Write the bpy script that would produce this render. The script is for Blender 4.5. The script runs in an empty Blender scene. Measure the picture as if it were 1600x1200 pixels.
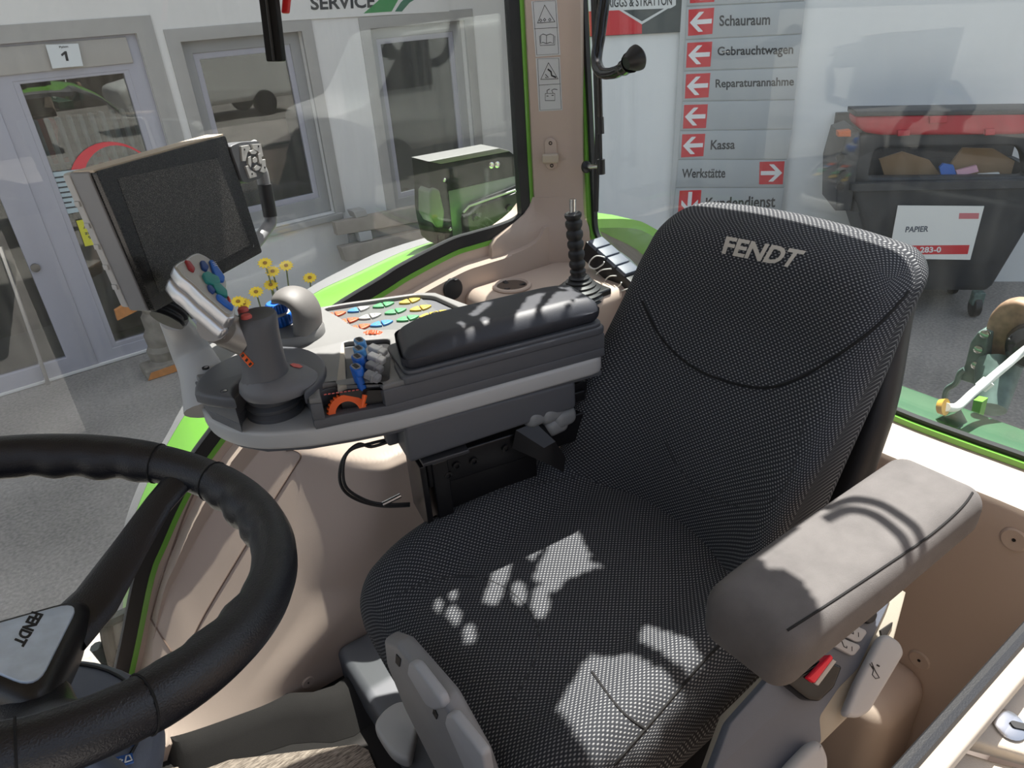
import bpy, bmesh, math, random
from math import sin, cos, tan, pi, radians, sqrt, atan2
from mathutils import Vector as V3, Matrix
from mathutils.bvhtree import BVHTree
import mathutils

random.seed(7)
S = bpy.context.scene
COL = S.collection

# ------------------------------------------------------------------ camera
FPX = 1100.0                       # focal length in pixels of a 1600 x 1200 frame
CAM = V3((0, 0, 2.7))
_p = math.atan(FPX / 1995.0); _r = atan2(143, 1990); _a = radians(34.2)
_h = V3((-sin(_a), -cos(_a), 0)); _z = V3((0, 0, 1))
_R0 = _h.cross(_z)
CF = _h * cos(_p) - _z * sin(_p)
_D0 = CF.cross(_R0)
CR = cos(_r) * _R0 + sin(_r) * _D0
CD = cos(_r) * _D0 - sin(_r) * _R0
cd = bpy.data.cameras.new('camera'); cam = bpy.data.objects.new('camera', cd); COL.objects.link(cam)
cam.matrix_world = Matrix(((CR.x, -CD.x, -CF.x, CAM.x), (CR.y, -CD.y, -CF.y, CAM.y), (CR.z, -CD.z, -CF.z, CAM.z), (0, 0, 0, 1)))
cd.sensor_fit = 'HORIZONTAL'; cd.sensor_width = 36.0; cd.lens = 36.0 * FPX / 1600.0
cd.clip_start = 0.02; cd.clip_end = 200
S.camera = cam

# ------------------------------------------------------------------ light and exposure
S.view_settings.view_transform = 'Standard'; S.view_settings.look = 'None'
S.view_settings.gamma = 1.0; S.view_settings.use_curve_mapping = False
S.view_settings.exposure = 1.27
SUN_TO = V3((-0.33, -0.22, 0.918)).normalized()
w = bpy.data.worlds.new('sky'); S.world = w; w.use_nodes = True
nt = w.node_tree; nt.nodes.clear()
wo = nt.nodes.new('ShaderNodeOutputWorld'); bg = nt.nodes.new('ShaderNodeBackground'); sk = nt.nodes.new('ShaderNodeTexSky')
sk.sky_type = 'NISHITA'; sk.sun_disc = False; sk.sun_elevation = math.asin(SUN_TO.z); sk.sun_rotation = atan2(SUN_TO.x, SUN_TO.y)
sk.air_density = 1.0; sk.dust_density = 2.5; sk.ozone_density = 1.0
hs = nt.nodes.new('ShaderNodeHueSaturation'); hs.inputs['Saturation'].default_value = 0.55
nt.links.new(sk.outputs[0], hs.inputs['Color']); nt.links.new(hs.outputs[0], bg.inputs[0]); nt.links.new(bg.outputs[0], wo.inputs[0])
bg.inputs[1].default_value = 0.122
sl = bpy.data.lights.new('sun', 'SUN'); sl.energy = 6.2; sl.angle = radians(0.6); sl.color = (1.0, 0.965, 0.9)
so = bpy.data.objects.new('sun', sl); COL.objects.link(so)
so.rotation_euler = (-SUN_TO).to_track_quat('-Z', 'Y').to_euler(); so.location = SUN_TO * 30
S.cycles.max_bounces = 10; S.cycles.diffuse_bounces = 5; S.cycles.glossy_bounces = 5
S.cycles.transparent_max_bounces = 24; S.cycles.transmission_bounces = 8
S.cycles.caustics_reflective = False; S.cycles.caustics_refractive = False
S.cycles.sample_clamp_indirect = 6.0

# ------------------------------------------------------------------ photograph pixel -> point on a real plane
def ray(x, y): return CF + CR * ((x - 800.0) / FPX) + CD * ((y - 600.0) / FPX)
def on_axis(x, y, i, v):
    r = ray(x, y); return CAM + r * ((v - CAM[i]) / r[i])
def atx(x, y, v): return on_axis(x, y, 0, v)
def aty(x, y, v): return on_axis(x, y, 1, v)
def atz(x, y, v): return on_axis(x, y, 2, v)
def atp(x, y, p0, n):
    r = ray(x, y); return CAM + r * ((V3(p0) - CAM).dot(n) / r.dot(n))

# ------------------------------------------------------------------ materials
def lin(c):
    return tuple((u / 12.92 if u <= 0.04045 else ((u + 0.055) / 1.055) ** 2.4) for u in [k / 255.0 for k in c]) + (1.0,)
def nmat(name):
    m = bpy.data.materials.new(name); m.use_nodes = True
    t = m.node_tree; b = t.nodes['Principled BSDF']; return m, t, b
def M(name, rgb, rough=0.5, metal=0.0, bump=0.0, bscale=400.0, vary=0.0, vscale=8.0, spec=0.5, coat=0.0):
    m, t, b = nmat(name)
    c = lin(rgb); b.inputs['Base Color'].default_value = c
    b.inputs['Roughness'].default_value = rough; b.inputs['Metallic'].default_value = metal
    b.inputs['Specular IOR Level'].default_value = spec; b.inputs['Coat Weight'].default_value = coat
    tc = None
    if bump or vary: tc = t.nodes.new('ShaderNodeTexCoord')
    if bump:
        n = t.nodes.new('ShaderNodeTexNoise'); n.inputs['Scale'].default_value = bscale; n.inputs['Detail'].default_value = 2
        t.links.new(tc.outputs['Object'], n.inputs['Vector'])
        bp = t.nodes.new('ShaderNodeBump'); bp.inputs['Strength'].default_value = bump; bp.inputs['Distance'].default_value = 0.001
        t.links.new(n.outputs[0], bp.inputs['Height']); t.links.new(bp.outputs[0], b.inputs['Normal'])
    if vary:
        n = t.nodes.new('ShaderNodeTexNoise'); n.inputs['Scale'].default_value = vscale; n.inputs['Detail'].default_value = 4
        t.links.new(tc.outputs['Object'], n.inputs['Vector'])
        r = t.nodes.new('ShaderNodeMapRange'); r.inputs['From Min'].default_value = 0.3; r.inputs['From Max'].default_value = 0.7
        r.inputs['To Min'].default_value = 1 - vary; r.inputs['To Max'].default_value = 1 + vary
        t.links.new(n.outputs[0], r.inputs['Value'])
        vm = t.nodes.new('ShaderNodeVectorMath'); vm.operation = 'SCALE'; vm.inputs[0].default_value = c[:3]
        t.links.new(r.outputs[0], vm.inputs['Scale']); t.links.new(vm.outputs[0], b.inputs['Base Color'])
    return m

beige = M('beige_plastic', (190, 171, 157), 0.5, bump=0.25, bscale=900, vary=0.03, vscale=3)
deckgrey = M('pale_grey_deck', (112, 112, 111), 0.42, bump=0.15, bscale=1200)
beige_lt = M('beige_plastic_pale', (184, 170, 152), 0.5, bump=0.2, bscale=900)
dkgrey = M('dark_grey_plastic', (84, 86, 90), 0.45, bump=0.25, bscale=1200)
mdgrey = M('mid_grey_plastic', (128, 129, 131), 0.45, bump=0.2, bscale=1200)
ltgrey = M('light_grey_plastic', (176, 176, 174), 0.42, bump=0.15, bscale=1200)
domegrey = M('warm_grey_rubber', (98, 96, 94), 0.55, bump=0.2, bscale=1500)
kickgrey = M('dark_rubber_trim', (40, 38, 37), 0.7, bump=0.3, bscale=700, vary=0.08, spec=.15)
black = M('black_plastic', (22, 22, 24), 0.4, bump=0.15, bscale=1000)
blackgl = M('black_gloss', (9, 9, 11), 0.16)
rubber = M('black_rubber', (26, 27, 30), 0.5, bump=0.2, bscale=800)
steel_blk = M('black_painted_steel', (20, 20, 22), 0.32, bump=0.1, bscale=200)
chrome = M('bright_steel', (205, 205, 205), 0.22, metal=1.0)
silver = M('satin_silver', (196, 196, 198), 0.3, metal=0.75, bump=0.05)
leather = M('black_leather', (18, 20, 27), 0.36, bump=0.6, bscale=650)
padmat = M('dark_leatherette', (48, 50, 56), 0.48, bump=0.35, bscale=900, vary=0.08, vscale=25)
suede = M('grey_suede', (88, 85, 84), 0.9, bump=0.5, bscale=1200, vary=0.12, vscale=30)
white = M('white_plastic', (232, 232, 228), 0.4)
paper = M('white_label', (214, 216, 214), 0.5)
ink = M('black_ink', (20, 20, 22), 0.6)
green = M('green_paint', (112, 172, 66), 0.3, coat=0.3)
greendk = M('dark_green_paint', (40, 80, 52), 0.4, vary=0.12, vscale=12)
flare = M('grey_flare', (116, 115, 117), 0.55, bump=0.2, bscale=300)
orange = M('orange_plastic', (236, 96, 28), 0.42)
redp = M('red_plastic', (196, 50, 44), 0.4)
redsoft = M('faded_red_rubber', (206, 92, 84), 0.5)
blue = M('blue_plastic', (28, 98, 190), 0.38)
bluelit = M('blue_plastic_sunlit', (88, 156, 214), 0.38)  # sunlit copy of the blue lever plastic
teal = M('teal_plastic', (40, 132, 128), 0.4)
navy = M('navy_plastic', (30, 66, 128), 0.4)
keyor = M('orange_key', (190, 84, 50), 0.45)
keygr = M('green_key', (70, 140, 90), 0.45)
keybl = M('blue_key', (56, 116, 172), 0.45)
keyye = M('yellow_key', (176, 150, 58), 0.45)
keywh = M('white_key', (160, 160, 156), 0.45)
keypanel = M('grey_key_panel', (92, 94, 93), 0.4)
signred = M('sign_red', (206, 38, 50), 0.5)
signgrey = M('sign_grey_panel', (172, 176, 178), 0.45)
signframe = M('sign_aluminium', (186, 188, 188), 0.4)
letterdk = M('dark_lettering', (42, 44, 48), 0.6)
letterwh = M('white_lettering', (232, 232, 232), 0.6)
thread = M('pale_embroidery', (186, 180, 170), 0.7, bump=0.5, bscale=2500)
seammat = M('dark_seam', (10, 10, 11), 0.9)
seamlt = M('grey_stitching', (44, 46, 48), 0.8)
plate_m = M('brushed_plate_sky_tint', (196, 212, 230), 0.35, metal=0.15, vary=0.1, vscale=60)  # pale blue base colour carries the reflected sky
facade = M('pale_render_wall', (222, 218, 212), 0.85, bump=0.3, bscale=60, vary=0.03, vscale=1.5)
facade2 = M('white_render_wall', (228, 229, 228), 0.85, bump=0.3, bscale=60, vary=0.03, vscale=1.5)
reveal = M('stone_reveal', (168, 164, 158), 0.8, vary=0.04)
alu = M('lilac_grey_aluminium', (168, 166, 174), 0.42)
winframe = M('grey_window_frame', (150, 149, 148), 0.5)
dark_in = M('unlit_interior_dark', (38, 40, 44), 0.9)
wood = M('weathered_wood', (128, 120, 110), 0.85, bump=0.5, bscale=60, vary=0.2, vscale=14)
woodcut = M('orange_cut_wood', (192, 124, 62), 0.75, vary=0.15, vscale=30)
plank = M('grey_tan_plank', (160, 150, 138), 0.85, vary=0.1, vscale=10)
bin_m = M('dark_grey_bin', (52, 55, 60), 0.5, vary=0.15, vscale=14)
bin_red = M('red_bin_lid', (176, 44, 56), 0.5, vary=0.1, vscale=14)
card = M('brown_cardboard', (142, 116, 88), 0.85, vary=0.08)
hookm = M('worn_steel_paint', (84, 104, 98), 0.5, vary=0.35, vscale=30, bump=0.3, bscale=80)
rust = M('rusty_steel', (150, 120, 96), 0.6, vary=0.3, vscale=40)
yellow = M('yellow_petals', (238, 200, 30), 0.6)
brownc = M('brown_flower_centre', (150, 104, 18), 0.8)
stem_m = M('green_stem', (96, 104, 60), 0.8)
note_y = M('yellow_notice', (214, 208, 52), 0.6)
note_b = M('pale_blue_notice', (176, 192, 196), 0.6)
redsign = M('red_poster', (226, 60, 70), 0.6)
redpaint = M('red_paint', (196, 36, 44), 0.35)
decal = M('decal_film', (198, 200, 200), 0.4)
iconblue = M('icon_blue', (26, 84, 156), 0.45)
buckle_red = M('buckle_red', (222, 30, 56), 0.35)
lidgrey = M('pale_grey_lever', (164, 166, 170), 0.45)
trimgreige = M('greige_trim', (158, 152, 140), 0.5, bump=0.2, bscale=900)
slate = M('slate_plastic', (92, 98, 110), 0.45, bump=0.2, bscale=900)

def fabric():
    m, t, b = nmat('seat_weave'); N = t.nodes; L = t.links
    uv = N.new('ShaderNodeUVMap')
    def dots(off, rad):
        mp = N.new('ShaderNodeMapping'); mp.inputs['Scale'].default_value = (1 / 0.0086, 1 / 0.0078, 1); mp.inputs['Location'].default_value = (off, off, 0)
        L.new(uv.outputs[0], mp.inputs[0])
        fr = N.new('ShaderNodeVectorMath'); fr.operation = 'FRACTION'; L.new(mp.outputs[0], fr.inputs[0])
        su = N.new('ShaderNodeVectorMath'); su.operation = 'SUBTRACT'; su.inputs[1].default_value = (.5, .5, 0); L.new(fr.outputs[0], su.inputs[0])
        mu = N.new('ShaderNodeVectorMath'); mu.operation = 'MULTIPLY'; mu.inputs[1].default_value = (1.0, 1.5, 0); L.new(su.outputs[0], mu.inputs[0])
        le = N.new('ShaderNodeVectorMath'); le.operation = 'LENGTH'; L.new(mu.outputs[0], le.inputs[0])
        r = N.new('ShaderNodeMapRange'); r.inputs['From Min'].default_value = rad + .12; r.inputs['From Max'].default_value = rad - .08
        L.new(le.outputs['Value'], r.inputs['Value']); return r
    d1 = dots(0, .18); d2 = dots(.5, .18)
    mx = N.new('ShaderNodeMath'); mx.operation = 'MAXIMUM'; L.new(d1.outputs[0], mx.inputs[0]); L.new(d2.outputs[0], mx.inputs[1])
    no = N.new('ShaderNodeTexNoise'); no.inputs['Scale'].default_value = 1400; tc = N.new('ShaderNodeTexCoord'); L.new(tc.outputs['Object'], no.inputs['Vector'])
    nr = N.new('ShaderNodeMapRange'); nr.inputs['To Min'].default_value = .45; nr.inputs['To Max'].default_value = 1.55; L.new(no.outputs[0], nr.inputs['Value'])
    cm = N.new('ShaderNodeMix'); cm.data_type = 'RGBA'
    cm.inputs[6].default_value = (.024, .026, .031, 1); cm.inputs[7].default_value = (.24, .245, .25, 1)
    L.new(mx.outputs[0], cm.inputs[0])
    vm = N.new('ShaderNodeVectorMath'); vm.operation = 'SCALE'; L.new(cm.outputs[2], vm.inputs[0]); L.new(nr.outputs[0], vm.inputs['Scale'])
    L.new(vm.outputs[0], b.inputs['Base Color'])
    b.inputs['Roughness'].default_value = .85; b.inputs['Specular IOR Level'].default_value = .2
    bp = N.new('ShaderNodeBump'); bp.inputs['Strength'].default_value = .6; bp.inputs['Distance'].default_value = .0012
    L.new(mx.outputs[0], bp.inputs['Height']); L.new(bp.outputs[0], b.inputs['Normal'])
    return m
weave = fabric()

def glass(name, tint, dust=0.04, streak=(60, 60, 3), refl=1.0):
    m, t, b = nmat(name); N = t.nodes; L = t.links; N.remove(b); out = [n for n in N if n.type == 'OUTPUT_MATERIAL'][0]
    tr = N.new('ShaderNodeBsdfTransparent'); tr.inputs[0].default_value = tint
    gl = N.new('ShaderNodeBsdfGlossy'); gl.inputs['Roughness'].default_value = .01
    fr = N.new('ShaderNodeFresnel'); ge = N.new('ShaderNodeNewGeometry')
    io = N.new('ShaderNodeMapRange'); io.inputs['To Min'].default_value = 1.45; io.inputs['To Max'].default_value = 1 / 1.45
    L.new(ge.outputs['Backfacing'], io.inputs['Value']); L.new(io.outputs[0], fr.inputs[0])
    fm = N.new('ShaderNodeMath'); fm.operation = 'MULTIPLY'; fm.inputs[1].default_value = refl; L.new(fr.outputs[0], fm.inputs[0])
    mx = N.new('ShaderNodeMixShader'); L.new(fm.outputs[0], mx.inputs[0]); L.new(tr.outputs[0], mx.inputs[1]); L.new(gl.outputs[0], mx.inputs[2])
    df = N.new('ShaderNodeBsdfDiffuse'); df.inputs[0].default_value = (.75, .74, .70, 1)
    tl = N.new('ShaderNodeBsdfTranslucent'); tl.inputs[0].default_value = (.75, .74, .70, 1)
    dd = N.new('ShaderNodeMixShader'); dd.inputs[0].default_value = .5; L.new(df.outputs[0], dd.inputs[1]); L.new(tl.outputs[0], dd.inputs[2])
    tc = N.new('ShaderNodeTexCoord'); mp = N.new('ShaderNodeMapping'); mp.inputs['Scale'].default_value = streak; L.new(tc.outputs['Object'], mp.inputs[0])
    n1 = N.new('ShaderNodeTexNoise'); n1.inputs['Scale'].default_value = 1; n1.inputs['Detail'].default_value = 5; L.new(mp.outputs[0], n1.inputs['Vector'])
    n2 = N.new('ShaderNodeTexNoise'); n2.inputs['Scale'].default_value = 260; n2.inputs['Detail'].default_value = 1; L.new(tc.outputs['Object'], n2.inputs['Vector'])
    r1 = N.new('ShaderNodeMapRange'); r1.inputs['From Min'].default_value = .35; r1.inputs['From Max'].default_value = .75; r1.inputs['To Min'].default_value = dust * .35; r1.inputs['To Max'].default_value = dust * 1.9
    r2 = N.new('ShaderNodeMapRange'); r2.inputs['From Min'].default_value = .74; r2.inputs['From Max'].default_value = .80; r2.inputs['To Max'].default_value = dust * 6
    L.new(n1.outputs[0], r1.inputs['Value']); L.new(n2.outputs[0], r2.inputs['Value'])
    ad = N.new('ShaderNodeMath'); L.new(r1.outputs[0], ad.inputs[0]); L.new(r2.outputs[0], ad.inputs[1])
    m2 = N.new('ShaderNodeMixShader'); L.new(ad.outputs[0], m2.inputs[0]); L.new(mx.outputs[0], m2.inputs[1]); L.new(dd.outputs[0], m2.inputs[2])
    L.new(m2.outputs[0], out.inputs[0]); return m
cabglass = glass('dusty_cab_glass', (.95, .97, .96, 1), .016)
rearglass = glass('dusty_rear_glass', (.94, .97, .96, 1), .012, (30, 30, 6))
shopglass = glass('shop_glass', (.62, .65, .65, 1), .008, (3, 3, 3), 2.3)

def screen_mat():
    m, t, b = nmat('dusty_black_screen'); N = t.nodes; L = t.links
    tc = N.new('ShaderNodeTexCoord'); n = N.new('ShaderNodeTexNoise'); n.inputs['Scale'].default_value = 900; n.inputs['Detail'].default_value = 3
    L.new(tc.outputs['Object'], n.inputs['Vector'])
    r = N.new('ShaderNodeMapRange'); r.inputs['From Min'].default_value = .5; r.inputs['From Max'].default_value = .68; L.new(n.outputs[0], r.inputs['Value'])
    cm = N.new('ShaderNodeMix'); cm.data_type = 'RGBA'; cm.inputs[6].default_value = (.006, .006, .007, 1); cm.inputs[7].default_value = (.07, .068, .062, 1)
    L.new(r.outputs[0], cm.inputs[0]); L.new(cm.outputs[2], b.inputs['Base Color'])
    b.inputs['Roughness'].default_value = .22; return m
screenm = screen_mat()

def carpet_mat():
    m, t, b = nmat('woven_carpet'); N = t.nodes; L = t.links
    tc = N.new('ShaderNodeTexCoord'); mp = N.new('ShaderNodeMapping'); mp.inputs['Scale'].default_value = (60, 500, 60); L.new(tc.outputs['Object'], mp.inputs[0])
    n = N.new('ShaderNodeTexNoise'); n.inputs['Scale'].default_value = 1; n.inputs['Detail'].default_value = 4; L.new(mp.outputs[0], n.inputs['Vector'])
    cr = N.new('ShaderNodeValToRGB'); cr.color_ramp.elements[0].color = lin((92, 82, 74)); cr.color_ramp.elements[1].color = lin((178, 164, 150))
    cr.color_ramp.elements[0].position = .35; cr.color_ramp.elements[1].position = .68
    L.new(n.outputs[0], cr.inputs[0]); L.new(cr.outputs[0], b.inputs['Base Color']); b.inputs['Roughness'].default_value = .95
    bp = N.new('ShaderNodeBump'); bp.inputs['Strength'].default_value = .6; bp.inputs['Distance'].default_value = .002
    L.new(n.outputs[0], bp.inputs['Height']); L.new(bp.outputs[0], b.inputs['Normal']); return m
carpetm = carpet_mat()

def asphalt():
    m, t, b = nmat('grey_asphalt'); N = t.nodes; L = t.links
    tc = N.new('ShaderNodeTexCoord')
    n = N.new('ShaderNodeTexNoise'); n.inputs['Scale'].default_value = 45; n.inputs['Detail'].default_value = 8; L.new(tc.outputs['Object'], n.inputs['Vector'])
    k = N.new('ShaderNodeTexNoise'); k.inputs['Scale'].default_value = 1.1; k.inputs['Detail'].default_value = 4; L.new(tc.outputs['Object'], k.inputs['Vector'])
    ad = N.new('ShaderNodeMath'); L.new(n.outputs[0], ad.inputs[0]); L.new(k.outputs[0], ad.inputs[1])
    cr = N.new('ShaderNodeValToRGB'); cr.color_ramp.elements[0].color = lin((112, 108, 104)); cr.color_ramp.elements[1].color = lin((158, 152, 146))
    h2 = N.new('ShaderNodeMath'); h2.operation = 'MULTIPLY'; h2.inputs[1].default_value = .5; L.new(ad.outputs[0], h2.inputs[0])
    cr.color_ramp.elements[0].position = .35; cr.color_ramp.elements[1].position = .65
    L.new(h2.outputs[0], cr.inputs[0]); L.new(cr.outputs[0], b.inputs['Base Color']); b.inputs['Roughness'].default_value = .9
    return m
asph = asphalt()

# ------------------------------------------------------------------ object helpers
OFF = {}; GEO = {}
def thing(name, label, cat, loc, group=None):
    o = bpy.data.objects.new(name, None); COL.objects.link(o); o.location = loc; o.empty_display_size = .05
    o['label'] = label; o['category'] = cat
    if group: o['group'] = group
    OFF[o.name] = V3(loc); return o
def obj(name, geo, mat, parent=None, label=None, ang=35, smooth=True):
    V, F = geo[0], geo[1]; UV = geo[2] if len(geo) > 2 else None
    off = OFF[parent.name] if parent else V3((0, 0, 0))
    me = bpy.data.meshes.new(name)
    me.from_pydata([tuple(V3(v) - off) for v in V], [], [tuple(f) for f in F])
    if UV:
        ul = me.uv_layers.new(name='UVMap'); k = 0
        for p in me.polygons:
            for j, li in enumerate(p.loop_indices): ul.data[li].uv = UV[p.index][j]
    me.materials.append(mat)
    bm = bmesh.new(); bm.from_mesh(me); bmesh.ops.recalc_face_normals(bm, faces=bm.faces); bm.to_mesh(me); bm.free()
    if smooth:
        me.polygons.foreach_set('use_smooth', [True] * len(me.polygons)); me.set_sharp_from_angle(angle=radians(ang))
    o = bpy.data.objects.new(name, me); COL.objects.link(o)
    if parent: o.parent = parent
    OFF[o.name] = off; GEO[o.name] = (V, F)
    if label: o['label'] = label
    return o
def top(name, geo, mat, label, cat, group=None, **k):
    V = [V3(v) for v in geo[0]]
    base = V3((sum(v.x for v in V) / len(V), sum(v.y for v in V) / len(V), min(v.z for v in V)))
    t = type('P', (), {})()
    V2 = [v - base for v in V]
    o = obj(name, (V2,) + tuple(geo[1:]), mat, None, label, **k); o.location = base
    OFF[o.name] = base; GEO[o.name] = (V, geo[1]); o['category'] = cat
    if group: o['group'] = group
    return o
def struct(name, geo, mat, **k):
    o = obj(name, geo, mat, None, **k); o['kind'] = 'structure'; return o
def dup(root, delta, label=None):
    r = root.copy(); COL.objects.link(r); r.location = root.location + V3(delta)
    if label: r['label'] = label
    for ch in list(root.children):
        c = ch.copy(); COL.objects.link(c); c.parent = r
        for g in ch.children:
            d = g.copy(); COL.objects.link(d); d.parent = c
    return r
def join(*gs):
    V, F, U = [], [], []; hasuv = all(len(g) > 2 for g in gs)
    for g in gs:
        n = len(V); V += list(g[0]); F += [tuple(i + n for i in f) for f in g[1]]
        if hasuv: U += g[2]
    return (V, F, U) if hasuv else (V, F)
def xf(g, fn): return ([fn(V3(v)) for v in g[0]],) + tuple(g[1:])

def rbox(h, r, n=(6, 6, 6), seg=4, deform=None, main=2):
    """rounded box about the origin, half sizes h; UVs in metres"""
    h = V3(h); key = {}; V = []; F = []; U = []
    r = min(r, min(h) * .999)
    def ticks(i):
        a, b = h[i], h[i] - r; e = [-a + r * (k / seg) for k in range(seg)]
        mid = [-b + 2 * b * k / n[i] for k in range(n[i] + 1)]
        return e + mid + [-t for t in reversed(e)]
    T = [ticks(i) for i in range(3)]
    def vid(p):
        q = V3([max(-(h[i] - r), min(h[i] - r, p[i])) for i in range(3)]); d = V3(p) - q
        w = q + d.normalized() * r if d.length > 1e-9 else q
        k = tuple(round(c, 6) for c in w)
        if k not in key:
            key[k] = len(V); V.append(w)
        return key[k]
    for ax in range(3):
        i, j = [(1, 2), (0, 2), (0, 1)][ax]
        for sgn in (-1, 1):
            for a in range(len(T[i]) - 1):
                for b in range(len(T[j]) - 1):
                    q = []; uv = []
                    for (x, y) in ((a, b), (a + 1, b), (a + 1, b + 1), (a, b + 1)):
                        p = [0, 0, 0]; p[ax] = sgn * h[ax]; p[i] = T[i][x]; p[j] = T[j][y]; q.append(vid(p)); w3 = list(p)
                        if ax != main: w3[ax] = sgn * (h[ax] + h[main] - p[main])
                        uv.append(tuple(w3[k_] for k_ in range(3) if k_ != main))
                    if len(set(q)) < 3: continue
                    qq = []; uu = []
                    for w_, z_ in zip(q, uv):
                        if w_ not in qq: qq.append(w_); uu.append(z_)
                    F.append(tuple(qq)); U.append(uu)
    if deform: V = [V3(deform(v)) for v in V]
    return V, F, U
def frame(o, ex, ey, ez):
    o, ex, ey, ez = V3(o), V3(ex), V3(ey), V3(ez)
    return lambda v: o + ex * v[0] + ey * v[1] + ez * v[2]
def basis(ex, up=(0, 0, 1)):
    ex = V3(ex).normalized(); ey = V3(up).cross(ex).normalized(); return ex, ey, ex.cross(ey)
def rb(c, h, r=.004, ex=None, ez=None, n=(1, 1, 1), seg=3):
    g = rbox(h, r, n, seg)
    if ex is None: return xf(g, lambda v: V3(c) + v)
    if ez is None: a, b, d = basis(ex)
    else:
        a = V3(ex).normalized(); d = V3(ez); d = (d - a * d.dot(a)).normalized(); b = d.cross(a)
    return xf(g, frame(c, a, b, d))
def smoothpath(P, k=6, closed=False):
    P = [V3(p) for p in P]; n = len(P); out = []
    for i in range(n if closed else n - 1):
        if closed: a, b, c, d = P[(i - 1) % n], P[i], P[(i + 1) % n], P[(i + 2) % n]
        else: a, b, c, d = P[max(i - 1, 0)], P[i], P[i + 1], P[min(i + 2, n - 1)]
        for s in range(k):
            t = s / k
            out.append(.5 * ((2 * b) + (c - a) * t + (2 * a - 5 * b + 4 * c - d) * t * t + (3 * b - a - 3 * c + d) * t ** 3))
    if not closed: out.append(P[-1])
    return out
def tube(P, r, n=10, closed=False, flat=None):
    """swept tube, r scalar or list; flat=(normal, k) squashes by k along the normal"""
    P = [V3(p) for p in P]; m = len(P); V = []; F = []
    R = r if isinstance(r, (list, tuple)) else [r] * m
    T = []
    for i in range(m):
        a = P[(i - 1) % m] if closed or i > 0 else P[i]; b = P[(i + 1) % m] if closed or i < m - 1 else P[i]
        T.append((b - a).normalized())
    u = T[0].orthogonal().normalized()
    for i in range(m):
        u = (u - T[i] * u.dot(T[i])).normalized(); v = T[i].cross(u)
        for k in range(n):
            a = 2 * pi * k / n; d = (u * cos(a) + v * sin(a)) * R[i]
            if flat: d = d - V3(flat[0]) * d.dot(V3(flat[0])) * (1 - flat[1])
            V.append(P[i] + d)
    for i in range(m if closed else m - 1):
        j = (i + 1) % m
        for k in range(n): F.append((i * n + k, i * n + (k + 1) % n, j * n + (k + 1) % n, j * n + k))
    if not closed:
        F.append(tuple(range(n))[::-1]); F.append(tuple((m - 1) * n + k for k in range(n)))
    return V, F
def lathe(prof, o=(0, 0, 0), ax=(0, 0, 1), n=28, sq=None):
    """prof [(r, h)...] about axis"""
    ax = V3(ax).normalized(); u = ax.orthogonal().normalized(); v = ax.cross(u); o = V3(o); V = []; F = []
    for (r, hh) in prof:
        for k in range(n):
            a = 2 * pi * k / n; V.append(o + ax * hh + (u * cos(a) + v * sin(a)) * max(r, 1e-5))
    for i in range(len(prof) - 1):
        for k in range(n): F.append((i * n + k, i * n + (k + 1) % n, (i + 1) * n + (k + 1) % n, (i + 1) * n + k))
    F.append(tuple(range(n))[::-1]); F.append(tuple((len(prof) - 1) * n + k for k in range(n)))
    return V, F
def loft(rings, cap=True, closed=True):
    n = len(rings[0]); V = [V3(p) for r in rings for p in r]; F = []
    for i in range(len(rings) - 1):
        for k in range(n if closed else n - 1): F.append((i * n + k, i * n + (k + 1) % n, (i + 1) * n + (k + 1) % n, (i + 1) * n + k))
    if cap and closed: F.append(tuple(range(n))[::-1]); F.append(tuple((len(rings) - 1) * n + k for k in range(n)))
    return V, F
def rounded(poly, r, k=4):
    """round the corners of a 2-D polygon"""
    out = []; n = len(poly)
    for i in range(n):
        a, b, c = V3((*poly[i - 1], 0)), V3((*poly[i], 0)), V3((*poly[(i + 1) % n], 0))
        d1, d2 = (a - b), (c - b); rr = min(r, d1.length * .45, d2.length * .45)
        p, q = b + d1.normalized() * rr, b + d2.normalized() * rr
        for s in range(k + 1):
            t = s / k; w_ = p * (1 - t) ** 2 + b * 2 * t * (1 - t) + q * t * t; out.append((w_.x, w_.y))
    return out
def circle2(cx, cy, r, n=28, ry=None): return [(cx + r * cos(2 * pi * k / n), cy + (ry or r) * sin(2 * pi * k / n)) for k in range(n)]
def plate(outer, z0, z1, fn, holes=(), bev=0.0, res=2):
    """solid sheet from a 2-D outline with holes between heights z0, z1; fn maps (a, b, z) to the world"""
    c = bpy.data.curves.new('tmp', 'CURVE'); c.dimensions = '2D'; c.fill_mode = 'BOTH'
    for pts in [outer] + list(holes):
        s = c.splines.new('POLY'); s.points.add(len(pts) - 1); s.use_cyclic_u = True
        for p, q in zip(s.points, pts): p.co = (q[0], q[1], 0, 1)
    t = (z1 - z0) / 2; bev = min(bev, t * .98)
    c.extrude = t - bev; c.bevel_depth = bev; c.bevel_resolution = res; c.offset = -bev
    o = bpy.data.objects.new('tmp', c); COL.objects.link(o)
    dg = bpy.context.evaluated_depsgraph_get(); dg.update()
    me = bpy.data.meshes.new_from_object(o.evaluated_get(dg))
    bm = bmesh.new(); bm.from_mesh(me); bmesh.ops.remove_doubles(bm, verts=bm.verts, dist=1e-5)
    V = [fn(V3((v.co.x, v.co.y, v.co.z + z0 + t))) for v in bm.verts]; bm.verts.index_update()
    F = [tuple(v.index for v in f.verts) for f in bm.faces]
    bm.free(); bpy.data.objects.remove(o); bpy.data.curves.remove(c); bpy.data.meshes.remove(me)
    return V, F
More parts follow.
